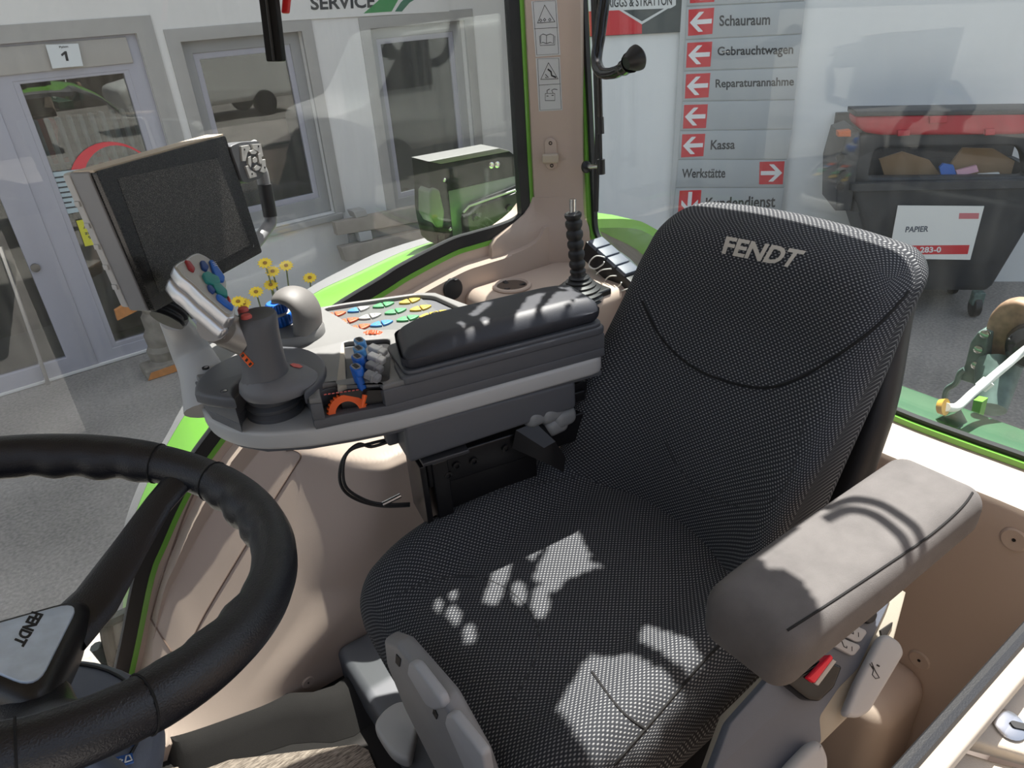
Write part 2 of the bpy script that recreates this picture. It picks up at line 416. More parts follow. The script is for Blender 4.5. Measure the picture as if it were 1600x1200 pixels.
def text(s, size=1.0, depth=.002, bold=0.0, shear=0.0, fn=None, unit=False):
    c = bpy.data.curves.new('tmp', 'FONT'); c.body = s; c.size = size; c.extrude = depth; c.offset = bold; c.shear = shear; c.resolution_u = 3
    o = bpy.data.objects.new('tmp', c); COL.objects.link(o)
    dg = bpy.context.evaluated_depsgraph_get(); dg.update()
    me = bpy.data.meshes.new_from_object(o.evaluated_get(dg))
    V = [V3(v.co) for v in me.vertices]; F = [tuple(p.vertices) for p in me.polygons]
    bpy.data.objects.remove(o); bpy.data.curves.remove(c); bpy.data.meshes.remove(me)
    if unit:
        x0 = min(v.x for v in V); x1 = max(v.x for v in V); y0 = min(v.y for v in V); y1 = max(v.y for v in V)
        V = [V3(((v.x - x0) / (x1 - x0), (v.y - y0) / (y1 - y0), v.z)) for v in V]
    return ([fn(v) for v in V] if fn else V), F
def subdivided(g, it=2, maxlen=None):
    bm = bmesh.new(); vs = [bm.verts.new(v) for v in g[0]]
    for f in g[1]:
        try: bm.faces.new([vs[i] for i in f])
        except ValueError: pass
    bmesh.ops.triangulate(bm, faces=bm.faces)
    for _ in range(it):
        ed = [e for e in bm.edges if e.calc_length() > (maxlen or 0)]
        if ed: bmesh.ops.subdivide_edges(bm, edges=ed, cuts=1); bmesh.ops.triangulate(bm, faces=bm.faces)
    bm.verts.index_update()
    r = [v.co.copy() for v in bm.verts], [tuple(v.index for v in f.verts) for f in bm.faces]; bm.free(); return r
def bvh(o): return BVHTree.FromPolygons([V3(v) for v in GEO[o.name][0]], GEO[o.name][1])
def drape(px, py, tree, lift=.001):
    d = ray(px, py).normalized(); p, n, i, t = tree.ray_cast(CAM, d)
    if p is None: return None, None
    if n.dot(d) > 0: n = -n
    return p + n * lift, n
def drape_path(pts, o, lift=.0, k=6):
    t = bvh(o); P = smoothpath([V3((x, y, 0)) for x, y in pts], k); out = []
    for q in P:
        p, n = drape(q.x, q.y, t, lift)
        if p is not None and (not out or (p - out[-1]).length < .08): out.append(p)
    return out
def quad(q):
    """bilinear pixel map from (u, v) with q = TL, TR, BR, BL"""
    def f(u, v):
        t = (q[0][0] + (q[1][0] - q[0][0]) * u, q[0][1] + (q[1][1] - q[0][1]) * u)
        b = (q[3][0] + (q[2][0] - q[3][0]) * u, q[3][1] + (q[2][1] - q[3][1]) * u)
        return t[0] * v + b[0] * (1 - v), t[1] * v + b[1] * (1 - v)
    return f
def sstep(a, b, x):
    t = max(0, min(1, (x - a) / (b - a))); return t * t * (3 - 2 * t)

# ================================================================== CAB SHELL
YW = -1.62; XR = -1.33
border_px = [(196, 1165), (200, 1110), (207, 1065), (220, 1005), (242, 900), (262, 850), (285, 798), (316, 740), (348, 694), (400, 628), (460, 568), (530, 507), (609, 457), (640, 437), (708, 401), (740, 390), (780, 378), (810, 366), (828, 352)]
border = [aty(x, y, YW) for x, y in border_px]
pc = aty(835, 335, YW)
border.append(pc)
border = smoothpath(border, 4)
def zb(x):
    for a, b in zip(border, border[1:]):
        if a.x >= x >= b.x: return a.z + (b.z - a.z) * (a.x - x) / max(1e-6, a.x - b.x)
    return border[0].z if x > border[0].x else border[-1].z
def wall_right_y(x, z):
    z_b = max(zb(x), 1.25)
    base = -1.325 - .23 * (x + .13)
    t = max(0, min(1, (z - 1.2) / (z_b - 1.2)))
    A = base + (YW - base) * t
    xf_ = -.14 - .22 * sstep(1.2, 1.42, z) - .08 * sstep(1.42, 1.72, z)
    B = -1.34 - .020 * sstep(1.71, 1.735, z) - .235 * max(0, min(1, (z - 1.732) / .028))
    k = sstep(xf_ - .10, xf_ + .09, x)
    return max(-1.575, B * (1 - k) + A * k) if z < z_b - .03 else YW
xs = [.19 - .015 * i for i in range(96)]
V = []; F = []; ZT = sorted(set([k / 70 for k in range(71)]))
xs = [.19 - .0095 * i for i in range(152)]
NZ = 250
for x in xs:
    z_b = max(zb(x), 1.22)
    zl = [1.15 + (z_b - 1.15) * (j / NZ) for j in range(NZ + 1)]
    for j, z in enumerate(zl):
        V.append((x, wall_right_y(x, z) if j < NZ else YW, z))
for i in range(len(xs) - 1):
    for j in range(NZ):
        a = i * (NZ + 1) + j; F.append((a, a + 1, a + NZ + 2, a + NZ + 1))
wall_right = struct('wall_right', (V, F), beige, ang=50)
# grooves of the access panel and pressed lines, as thin seams in the wall
for pts in ([(447, 704), (460, 704), (470, 713), (455, 738), (400, 826), (325, 951), (300, 1000)], [(330, 715), (290, 800), (255, 900), (237, 965)], [(236, 967), (250, 990), (268, 1018)]):
    p = drape_path(pts, wall_right, .0005)
    if len(p) > 2: obj('seam', tube(p, .0022, 6), M('groove_brown', (120, 100, 88), .7), wall_right)
def screw_cap(px, py, host, r, mat=beige):
    p, n = drape(px, py, bvh(host), 0)
    if p is None: return
    obj('screw_cap', lathe([(r, -.004), (r, .002), (r * .86, .004), (r * .4, .0035), (r * .16, .003), (r * .14, -.002)], p, n, 24), mat, host)
    obj('screw_hole', lathe([(r * .12, .0), (r * .12, .0042)], p, n, 12), ink, host)
screw_cap(481, 1066, wall_right, .017)
# green frame edge and black seal of the side window
def ribbon(path, nrm_in, w0, w1, y0, y1, close=False):
    """strip beside a path in the window plane: offsets w0..w1 towards the glass"""
    V = []; F = []; n = len(path)
    for i, p in enumerate(path):
        t = (path[min(i + 1, n - 1)] - path[max(i - 1, 0)]).normalized(); o = nrm_in(t)
        for (ww, d) in ((w0, y0), (w1, y0), (w1, y1), (w0, y1)): V.append(p + o * ww + d)
    for i in range(n - 1):
        for k in range(4): F.append((i * 4 + k, i * 4 + (k + 1) % 4, i * 4 + 4 + (k + 1) % 4, i * 4 + 4 + k))
    F += [(0, 1, 2, 3), tuple(4 * (n - 1) + k for k in range(4))]
    return V, F
up_y = lambda t: V3((-t.z, 0, t.x)) if t.x < 0 and False else (V3((t.z, 0, -t.x)) if V3((t.z, 0, -t.x)).z > 0 or t.z > .5 else V3((-t.z, 0, t.x)))
nin = lambda t: V3((t.z, 0, -t.x))          # path runs rearward and up: glass lies up / forward
side_path = border + [V3((pc.x + .002, YW, z)) for z in (2.3, 2.5, 2.8, 3.2)]
win1 = struct('window_1', ribbon(side_path, nin, 0, .013, V3((0, -.012, 0)), V3((0, .002, 0))), green, ang=60)
obj('seal', ribbon(side_path, nin, .013, .046, V3((0, -.02, 0)), V3((0, .0, 0))), rubber, win1, 'black rubber window seal')  # strip made wider than the seal to paint in the dark mudguard gap
gl_out = [(p.x, p.z) for p in side_path][::1] + [(1.6, 3.2), (1.6, .75), (.35, .75)]
obj('pane', plate(gl_out, -.003, .003, lambda v: V3((v.x, YW - .012 + v.z, v.y))), cabglass, win1)
# pillar
P1 = V3((-1.218, -1.61, 0)); P2 = V3((-1.29, -1.535, 0)); P3 = V3((-1.318, -1.515, 0))
pil = [(P1.x, P1.y), (P2.x, P2.y), (P3.x, P3.y), (-1.36, -1.535), (-1.37, -1.66), (-1.235, -1.66)]
pillar = struct('trim_1', plate(pil, 2.05, 3.25, lambda v: v), beige, ang=20)
low = [(-1.0, YW + .004), (-1.0, -1.575), (-1.2, -1.565), (-1.245, -1.54), (P2.x + .01, -1.50), (-1.315, -1.44), (-1.36, -1.38), (-1.40, -1.45), (-1.40, -1.66), (-1.22, -1.66)]
pn = V3((P1.y - P2.y, P2.x - P1.x, 0)).normalized()
if pn.y < 0: pn = -pn
for yy in (339, 346):
    a, b = atp(838, yy, P1, pn), atp(882, yy + 2, P1, pn)
    obj('groove', tube([a + pn * .0005, b + pn * .0005], .0011, 6), kickgrey, pillar)
# quarter panel under the pillar, behind the cup shelf
q0 = [(-1.05, -1.60), (-1.16, -1.595), (-1.225, -1.585), (-1.27, -1.54), (-1.305, -1.51), (-1.318, -1.50), (-1.325, -1.495), (-1.332, -1.54), (-1.332, -1.68), (-1.05, -1.68)]
q1 = [(-1.2165, -1.618), (-1.2168, -1.613), (-1.2172, -1.612), (P1.x - .004, P1.y + .008), (P2.x, P2.y), (P3.x, P3.y), (-1.325, -1.53), (-1.332, -1.55), (-1.332, -1.68), (-1.2165, -1.68)]
def mixr(t): return [(a[0] * (1 - t) + b[0] * t, a[1] * (1 - t) + b[1] * t) for a, b in zip(q0, q1)]
rings = []
for z, t in ((1.9, 0), (2.05, 0), (2.088, .03), (2.104, .14), (2.118, .36), (2.132, .60), (2.148, .80), (2.166, .93), (2.19, 1)):
    rings.append([V3((a, b, z)) for a, b in mixr(t)])
quarter = struct('trim_2', loft(rings), beige, ang=45)
# cup shelf block
shelf = struct('trim_3', xf(rbox((.235, .16, .2), .035, (6, 4, 3), 5), lambda v: v + V3((-1.165, -1.43, 1.80))), beige, ang=50)
# rear wall, sill and rear window
rb_px = [(1700, 772), (1600, 733), (1500, 697), (1391, 655), (1250, 590), (1100, 505), (1010, 450), (960, 412), (938, 392), (926, 378), (919, 358), (917, 330), (915, 287), (908, 150), (900, 0), (890, -190)]
rpath = smoothpath([atx(x, y, XR) for x, y in rb_px], 4)
sill = []
edge = smoothpath([atx(x, y, -1.215) for x, y in [(1760, 850), (1600, 778), (1535, 752), (1403, 698), (1290, 645)]], 4)
ra = [p for p in rpath if p.y < edge[-1].y + 10]
# sill sheet: between the window edge and the front edge of the sill
ny = 24; V = []; F = []
def at_y(path, y, i=2):
    for a, b in zip(path, path[1:]):
        if min(a.y, b.y) <= y <= max(a.y, b.y) and abs(a.y - b.y) > 1e-7: return a[i] + (b[i] - a[i]) * (y - a.y) / (b.y - a.y)
    return (path[0] if abs(path[0].y - y) < abs(path[-1].y - y) else path[-1])[i]
for k in range(ny + 1):
    y = -.12 - 1.19 * k / ny
    z0 = at_y(rpath[:40], y); z1 = min(at_y(edge, y), z0 - .012)
    prof = [(XR, z0), (XR + .004, z0 - .002), (-1.235, z1 + .006), (-1.222, z1 + .001), (-1.215, z1 - .012), (-1.212, z1 - .06), (-1.2, 1.5), (-1.2, 1.12)]
    for (x, z) in prof: V.append((x, y, z))
npf = 8
for k in range(ny):
    for j in range(npf - 1): a = k * npf + j; F.append((a, a + 1, a + npf + 1, a + npf))
wall_rear = struct('wall_rear', (V, F), beige, ang=35)
screw_cap(1585, 843, wall_rear, .022)
nrr = lambda t: V3((0, -t.z, t.y)) if V3((0, -t.z, t.y)).z > 0 else V3((0, t.z, -t.y))
def nrr(t):
    a = V3((0, -t.z, t.y)); c = V3((0, -.6, 2.5))
    return a if a.dot(V3((0, .5, 1.0))) > 0 else -a
win2 = struct('window_2', ribbon(rpath, nrr, 0, .012, V3((-.03, 0, 0)), V3((.002, 0, 0))), green, ang=60)
obj('seal', ribbon(rpath, nrr, .012, .022, V3((-.02, 0, 0)), V3((-.006, 0, 0))), rubber, win2, 'black rubber window seal')
gp = [(p.y, p.z) for p in rpath] + [(-.1, 3.2), (-.1, rpath[0].z)]
obj('pane', plate([(a, b + .0) for a, b in gp], -.003, .003, lambda v: V3((XR - .03 + v.z, v.x, v.y))), rearglass, win2)
# floor and kick strip
floor = struct('floor', rb((0, -.72, 1.12), (1.35, .72, .03), .005), kickgrey)
up = smoothpath([atz(x, y, 1.2) for x, y in [(232, 1120), (262, 1148), (282, 1160), (330, 1143), (437, 1101), (530, 1086)]] + [V3((-.5, -1.3, 1.2))], 3)
dn = [V3((p.x + .01, p.y + .055 + .04 * sstep(0, 1, i / len(up)), 1.151)) for i, p in enumerate(up)]
V = []; F = []
for a, b in zip(up, dn): V += [a + V3((0, -.03, .006)), a + V3((0, .004, .006)), a * .7 + b * .3 + V3((0, .012, 0)), b]
for i in range(len(up) - 1):
    for j in range(3): F.append((i * 4 + j, i * 4 + j + 1, i * 4 + j + 5, i * 4 + j + 4))
struct('baseboard_right', (V, F), kickgrey, ang=40)
cp = [atz(x, y, 1.158) for x, y in [(215, 1208), (320, 1192), (420, 1180), (558, 1163), (576, 1172), (640, 1330), (280, 1390)]]
top('floor_carpet', plate([(p.x, p.y) for p in cp], 1.151, 1.16, lambda v: v, bev=.002), carpetm, 'brown grey woven carpet piece on the cab floor', 'carpet')
struct('wall_front', rb((.72, -.75, 1.6), (.05, .86, .45), .02), kickgrey)
# left inner panel below the door opening
V = []; F = []
for i in range(26):
    x = .05 - .052 * i
    for j in range(13):
        s = j / 12; z = 2.2 - 1.05 * s; y = -.1 - .10 * (2.2 - z)
        V.append((x, y, z))
for i in range(25):
    for j in range(12): a = i * 13 + j; F.append((a, a + 1, a + 14, a + 13))
wall_left = struct('wall_left', (V, F), beige)
screw_cap(1437, 1031, wall_rear, .022)
obj('fender_bulge', xf(rbox((.095, .17, .19), .05, (4, 4, 4), 6), lambda v: V3((-1.125, -.490, 1.235)) + v), beige, wall_rear)
obj('door_seal', tube([V3((.1, -.1, 2.203)), V3((-1.3, -.1, 2.203))], .006, 8), rubber, wall_left, 'black door seal')
obj('grey_strip', rb((-.6, -.088, 2.196), (.72, .007, .008), .003), M('grey_sill_strip', (150, 140, 130), .5), wall_left, 'grey strip of the door sill')

# ================================================================== DRIVER SEAT
SY = -.735
seat = thing('driver_seat', 'black woven driver seat with left armrest, lit by patches of sun', 'seat', (-.6, SY, 1.15))
def cush(v):
    x, y, z = v; u = (x + .31) / .62; a = abs(y) / .315
    y2 = y * (1 - .04 * max(0, u - .55) ** 2 * 4) * (1 - .12 * sstep(.30, 0, u))
    bol = sstep(.45, .8, a) * (1 - sstep(.8, 1, a) * .35)
    zz = z + .045 * (1 - u) + (.045 * bol * (1 - .6 * sstep(.7, 1, u)) * sstep(.0, .22, u) - .006) * (1 if z > 0 else .2) - .05 * max(0, u - .80) ** 2 * 20 * (1 if z > 0 else .55)
    xx = x - .02 * a ** 2 * max(0, u)
    return V3((-.577 + xx, SY + .02 + y2, 1.705 + zz))
cushion = obj('seat_cushion', rbox((.31, .315, .07), .05, (24, 28, 3), 6, cush), weave, seat, ang=60)
def back(v):
    x, y, z = v; s = (z + .29) / .58; a = y / .25
    wid = 1.0 - .04 * sstep(.66, 1.0, s) ** 1.2
    wing = .115 * (1 - sstep(.25, .92, s)) + .02
    fx = 1 if x > 0 else .25
    xx = x * (1 + .30 * sstep(.72, 1, s)) - .012 * sstep(.8, 1, s) + fx * (wing * abs(a) ** 2.6 + .028 * sin(pi * min(1, s * 1.35)) * (1 - a * a))
    xx += -.895 - .155 * (s - .1) - .01 * sstep(.8, 1., s)
    zt = z + .0 - .018 * sstep(.8, 1, s) * a * a
    return V3((xx, SY + .02 + .03 * s + y * wid, 2.045 + zt))
backrest = obj('backrest', rbox((.058, .25, .30), .056, (3, 22, 24), 6, back, 0), weave, seat, ang=60)
def shell(v):
    x, y, z = v; s = (z + .27) / .54
    return V3((x - .965 - .13 * s + .03 * (abs(y) / .26) ** 2, SY + .04 + y * (1 - .10 * sstep(.6, 1, s)), 2.01 + z))
obj('backrest_shell', rbox((.03, .262, .27), .028, (2, 12, 14), 4, shell), rubber, seat, 'black plastic shell behind the backrest')
# seams
for pts in ([(1003, 470), (1035, 530), (1085, 575), (1150, 600), (1205, 605), (1260, 585), (1330, 540), (1380, 500), (1420, 455)],):
    p = drape_path(pts, backrest, -.0005)
    if len(p) > 2: obj('seam', tube(p, .0028, 6), seammat, backrest)
for pts in ([(1040, 690), (1060, 730), (1095, 765), (1140, 788), (1180, 791), (1215, 775), (1240, 730), (1258, 650)],):
    p = drape_path(pts, backrest, 0)
    if len(p) > 2: obj('stitching', tube(p, .0011, 5), seamlt, backrest)
for pts in ([(960, 1195), (1025, 1120), (1110, 1022), (1180, 960)], [(925, 1050), (970, 1110), (1010, 1140)], [(1195, 1080), (1150, 1130), (1080, 1200)]):
    p = drape_path(pts, cushion, -.0003)
    if len(p) > 2: obj('seam', tube(p, .0022, 6), seammat, cushion)
for pts in ([(560, 905), (600, 850), (690, 795), (800, 765), (900, 745)], [(612, 935), (680, 905), (760, 905), (820, 945), (842, 1010), (800, 1100)]):
    p = drape_path(pts, cushion, -.0002)
    if len(p) > 2: obj('stitching', tube(p, .0013, 5), seamlt, cushion)
def draped_text(s, q, host, mat, parent, label=None, bold=.02, shear=0.0, lift=.0012, name='lettering'):
    g = subdivided(text(s, 1, .0, bold, shear, unit=True), 1)
    tr = bvh(host); f = quad(q); V = []
    for v in g[0]:
        x, y = f(v.x, v.y); p, n = drape(x, y, tr, lift)
        V.append(p if p is not None else (V[-1] if V else V3((0, 0, 0))))
    return obj(name, (V, g[1]), mat, parent, label, smooth=False)
draped_text('FENDT', [(1132, 369), (1260, 393), (1243, 420), (1128, 396)], backrest, thread, backrest, 'pale embroidered lettering', .035, .12)

# left armrest of the seat
def arm(v):
    x, y, z = v; u = (x + .205) / .41
    z2 = z * (1 + .12 * u) - .02 * max(0, u - .8) ** 2 * 12
    y2 = y * (1.0 - .12 * max(0, u - .6)) - .0 * u
    return V3((-.702 + x, -.312 + y2 - .012 * (u - .5), 2.066 + z2 - .012 * u))
armrest = obj('armrest', rbox((.205, .064, .038), .028, (14, 5, 3), 6, arm), suede, seat, 'grey suede left armrest', ang=60)
p = drape_path([(1230, 985), (1300, 940), (1390, 880), (1455, 835), (1505, 790), (1528, 755)], armrest, 0)
if len(p) > 2: obj('seam', tube(p, .0016, 6), seammat, armrest)
# seat side console below the armrest: slate panel, pale frame, switches, buckle, levers
sn = V3((.15, .62, .77)).normalized(); s0 = V3((-.70, -.345, 1.85))
se = V3((1, 0, 0)); se = (se - sn * se.dot(sn)).normalized(); sf = sn.cross(se)
def s2(px, py):
    p = atp(px, py, s0, sn) - s0; return (p.dot(se), p.dot(sf))
sfn = frame(s0, se, sf, sn)
def spl(pts, z0, z1, bev=.001, rnd=0, k=4):
    q = [s2(*p) for p in pts]
    if rnd: q = rounded(q, rnd, k)
    return plate(q, z0, z1, sfn, bev=bev)
base = obj('side_trim', spl([(1405, 915), (1420, 925), (1398, 1010), (1366, 1085), (1315, 1135), (1288, 1162), (1240, 1195), (1120, 1205), (1150, 1120), (1215, 1055)], -.05, -.004, .004), trimgreige, seat, 'greige side trim of the seat')
obj('side_panel', spl([(1392, 930), (1385, 950), (1340, 1045), (1310, 1075), (1280, 1120), (1283, 1160), (1235, 1200), (1110, 1210), (1140, 1130), (1220, 1040), (1300, 980)], -.02, .002, .002, .006), slate, seat, 'slate grey side panel')
lv = obj('recline_lever', spl([(1372, 992), (1392, 1004), (1399, 1022), (1345, 1112), (1328, 1122), (1310, 1120), (1307, 1112), (1325, 1068), (1362, 998)], .004, .022, .006, .008), lidgrey, seat, 'pale grey backrest lever')
p = [s2(*q) for q in [(1346, 1036), (1352, 1050), (1358, 1060), (1352, 1061), (1347, 1055), (1349, 1048), (1343, 1038)]]
obj('lever_symbol', tube([sfn(V3((a, b, .0225))) for a, b in p], .0006, 5), ink, lv)
for pts in ([(1346, 1042), (1350, 1046)], [(1354, 1040), (1358, 1042)]):
    obj('lever_symbol', tube([sfn(V3((*s2(*q), .0225))) for q in pts], .0011, 5), ink, lv)
for pts in ([(1318, 972), (1347, 985), (1349, 990), (1340, 1003), (1333, 1004), (1305, 990)], [(1305, 995), (1337, 1008), (1339, 1013), (1330, 1024), (1325, 1025), (1297, 1010)]):
    b = obj('rocker_switch', spl(pts, .001, .009, .002, .003), lidgrey, seat, 'pale grey seat switch')
    c = [(pts[0][0] + pts[5][0]) / 2, (pts[0][1] + pts[5][1]) / 2]; d = [(pts[2][0] + pts[3][0]) / 2, (pts[2][1] + pts[3][1]) / 2]
    m = lambda t, o: sfn(V3((*s2(c[0] + (d[0] - c[0]) * t, c[1] + (d[1] - c[1]) * t + o), .0092)))
    obj('switch_symbol', tube([m(.72, -3), m(.72, 4)], .0006, 4), ink, b)
    obj('switch_symbol', tube([m(.25, -4), m(.34, 3), m(.48, 3), m(.48, 0)], .0007, 4), ink, b)
kn = obj('round_switch', spl([(1343, 960), (1352, 950), (1360, 950), (1366, 960), (1362, 972), (1352, 976), (1345, 972)], .001, .010, .003, .006), rubber, seat, 'black round seat switch')
obj('switch_symbol', tube([sfn(V3((*s2(*q), .0105))) for q in [(1346, 962), (1352, 966), (1354, 960)]], .0006, 4), white, kn)
bk = obj('belt_buckle', spl([(1215, 1066), (1275, 1030), (1303, 1042), (1290, 1075), (1268, 1096), (1250, 1094)], -.005, .022, .005, .005), blackgl, seat, 'black belt buckle with red button')
obj('buckle_button', spl([(1243, 1060), (1279, 1024), (1283, 1030), (1254, 1068)], .005, .030, .002, .002), buckle_red, bk, 'red release button')
obj('buckle_slot', spl([(1256, 1068), (1284, 1031), (1290, 1035), (1262, 1072)], .005, .0262, .001, .001), ltgrey, bk)
wl = obj('height_lever', spl([(1265, 1155), (1277, 1180), (1275, 1230), (1190, 1240), (1215, 1195), (1250, 1160)], .004, .03, .010, .012), lidgrey, seat, 'pale grey rounded height lever')
obj('side_slot', spl([(1376, 985), (1395, 972), (1394, 978), (1383, 998), (1378, 996)], -.004, .0005, .0005), kickgrey, seat)
# seat pan, levers below the front edge, pedestal
def fx(px, py, x=-.268): return atx(px, py, x)
pan_px = [(608, 992), (628, 1000), (700, 1085), (752, 1180), (790, 1290), (700, 1290), (690, 1200), (640, 1100), (612, 1030)]
xpan = -.268
pq = [(fx(x, y, xpan).y, fx(x, y, xpan).z) for x, y in pan_px]
obj('seat_pan', plate(rounded(pq, .008), -.02, .012, lambda v: V3((xpan + v.z, v.x, v.y)), bev=.01), mdgrey, seat, 'grey plastic seat pan edge')
for pts in ([(624, 1044), (632, 1046), (672, 1100), (678, 1117), (664, 1120), (652, 1112), (622, 1060)], [(682, 1126), (690, 1126), (738, 1190), (745, 1230), (715, 1220), (680, 1140)]):
    pq = [(fx(x, y, xpan + .03).y, fx(x, y, xpan + .03).z) for x, y in pts]
    obj('front_lever', plate(rounded(pq, .008), -.006, .010, lambda v: V3((xpan + .006 + v.z, v.x, v.y)), bev=.005), lidgrey, seat, 'pale grey seat adjustment lever')
for pts in ([(619, 1022), (626, 1030), (624, 1042), (618, 1035)], [(678, 1105), (684, 1118), (682, 1124), (676, 1114)]):
    pq = [(fx(x, y, xpan + .013).y, fx(x, y, xpan + .013).z) for x, y in pts]
    obj('lever_slot', plate(pq, 0, .002, lambda v: V3((xpan + .0115 + v.z, v.x, v.y))), ink, seat)
pb = [atz(520, 1032, 1.262), atz(700, 1215, 1.262)]
obj('pedestal', xf(rbox((.42, .36, .055), .022, (2, 2, 1), 5), lambda v: V3((-.72, -.98, 1.205)) + v), dkgrey, seat, 'dark grey seat pedestal')
obj('suspension_cover', rb((-.66, -.80, 1.43), (.26, .20, .18), .03), black, seat, 'black suspension cover under the seat')
rq = [atz(x, y, 1.29) for x, y in [(582, 1130), (600, 1106), (624, 1092), (660, 1100), (640, 1190), (612, 1178), (594, 1152)]]
obj('rail_cover', plate(rounded([(p.x, p.y) for p in rq], .02, 4), 1.255, 1.29, lambda v: v, bev=.01), ltgrey, seat, 'pale grey rail cover')
t0, t1 = atx(640, 1085, -.36), atx(775, 1290, -.30)
obj('front_bar', tube([t0, t1], .012, 10), black, seat, 'black bar under the seat')

# ================================================================== ARMREST CONSOLE
KO = V3((-.43, -.975, 0)); KU = V3((-.981, .194, 0)).normalized(); KV = V3((-.194, -.981, 0)).normalized()
KN = frame(KO, KU, KV, (0, 0, 1))
def kz(px, py, z):
    p = atz(px, py, z) - KO; return (p.dot(KU), p.dot(KV))
def kbp(px, py, b): return atp(px, py, KO + KV * b, KV)
def kpoly(pts, z): return [kz(x, y, z) for x, y in pts]
con = thing('armrest_console', 'grey armrest console with joystick, blue levers and coloured keys', 'armrest console', tuple(KN(V3((.05, .1, 2.05)))))
outl = [(.40, -.017), (-.02, -.014), (-.085, -.004), (-.166, .014), (-.235, .045), (-.277, .086), (-.305, .137), (-.318, .2), (-.312, .27), (-.288, .335), (-.24, .385), (-.17, .41), (-.05, .412), (.01, .405), (.16, .372), (.198, .345), (.24, .22), (.27, .15), (.40, .13)]
def smooth2(poly, r=.03): return rounded(poly, r, 3)
def inset(poly, d):
    n = len(poly); out = []
    for i in range(n):
        a, b, c = poly[i - 1], poly[i], poly[(i + 1) % n]
        t = V3((c[0] - a[0], c[1] - a[1], 0)).normalized(); out.append((b[0] + t.y * d, b[1] - t.x * d))
    return out
area = sum(outl[i - 1][0] * outl[i][1] - outl[i][0] * outl[i - 1][1] for i in range(len(outl)))
sg = -1 if area > 0 else 1
obj('lower_band', plate(smooth2(outl), 2.055, 2.090, KN, bev=.007), ltgrey, con, 'light grey lower band')
obj('underside', plate(inset(outl, sg * .012), 2.045, 2.056, KN, bev=.002), dkgrey, con)
hs_o = inset(outl, sg * .005)
notch = [(-.147, .022), (-.143, .07)] + [(-.2 + .057 * cos(a), .078 + .055 * sin(a)) for a in [radians(d) for d in range(0, 181, 20)]] + [(-.257, .07)]
# walk the inner edge; index 3 is the point (-.166, .014)
def with_notch(poly, dial=True):
    o = [poly[0]]
    if dial: o += [(-.020, -.010), (-.028, -.010), (-.034, .030), (-.045, .036), (-.112, .050), (-.122, .046), (-.128, .003)]
    else: o += [poly[1], poly[2]]
    o += [(-.146, .009)] + notch + [(-.258, .062)] + poly[5:]
    return o
obj('housing', join(plate(with_notch(hs_o, False), 2.089, 2.107, KN, bev=.002), plate(with_notch(hs_o, True), 2.106, 2.138, KN, bev=.003)), dkgrey, con, 'dark grey upper housing')
slot = rounded([(-.047, .200), (.036, .165), (-.014, .0), (-.094, .034)], .012, 3)
tray = rounded([(-.045, .392), (.0, .386), (.150, .352), (.180, .325), (.222, .16), (.12, .145), (.052, .205), (.010, .225), (-.012, .262), (-.026, .33)], .012, 3)
deck_o = inset(outl, sg * .010)
deck_p = with_notch(deck_o, True)
obj('deck', plate(deck_p, 2.137, 2.148, KN, holes=[slot, tray], bev=.003), deckgrey, con, 'light grey top deck')
# raise the housing floor dark inside the openings is the housing top itself; key panel and lever box sit in it
pod = [(-.152, .010)] + [(-.205 + .108 * cos(radians(d)), .115 + .118 * sin(radians(d))) for d in range(-50, 190, 10)] + [(-.300, .095), (-.27, .066), (-.255, .058)] + [(a, b) for a, b in reversed(notch[2:])] + [(-.145, .06)]
obj('joystick_pod', plate(pod, 2.136, 2.160, KN, bev=.006), dkgrey, con, 'dark grey round joystick pod')
for px, py in ((350, 611), (489, 583), (321, 574)):
    a, b = kz(px, py, 2.16); c = KN(V3((a, b, 2.1595)))
    s = obj('screw_recess', lathe([(.0062, -.002), (.0062, .0008), (.0055, .0008), (.005, -.001)], c, (0, 0, 1), 18), ink, con)
    obj('screw', lathe([(.0035, -.001), (.0035, .001), (.001, .0016)], c + KU * .0012, (0, 0, 1), 10), chrome, s)
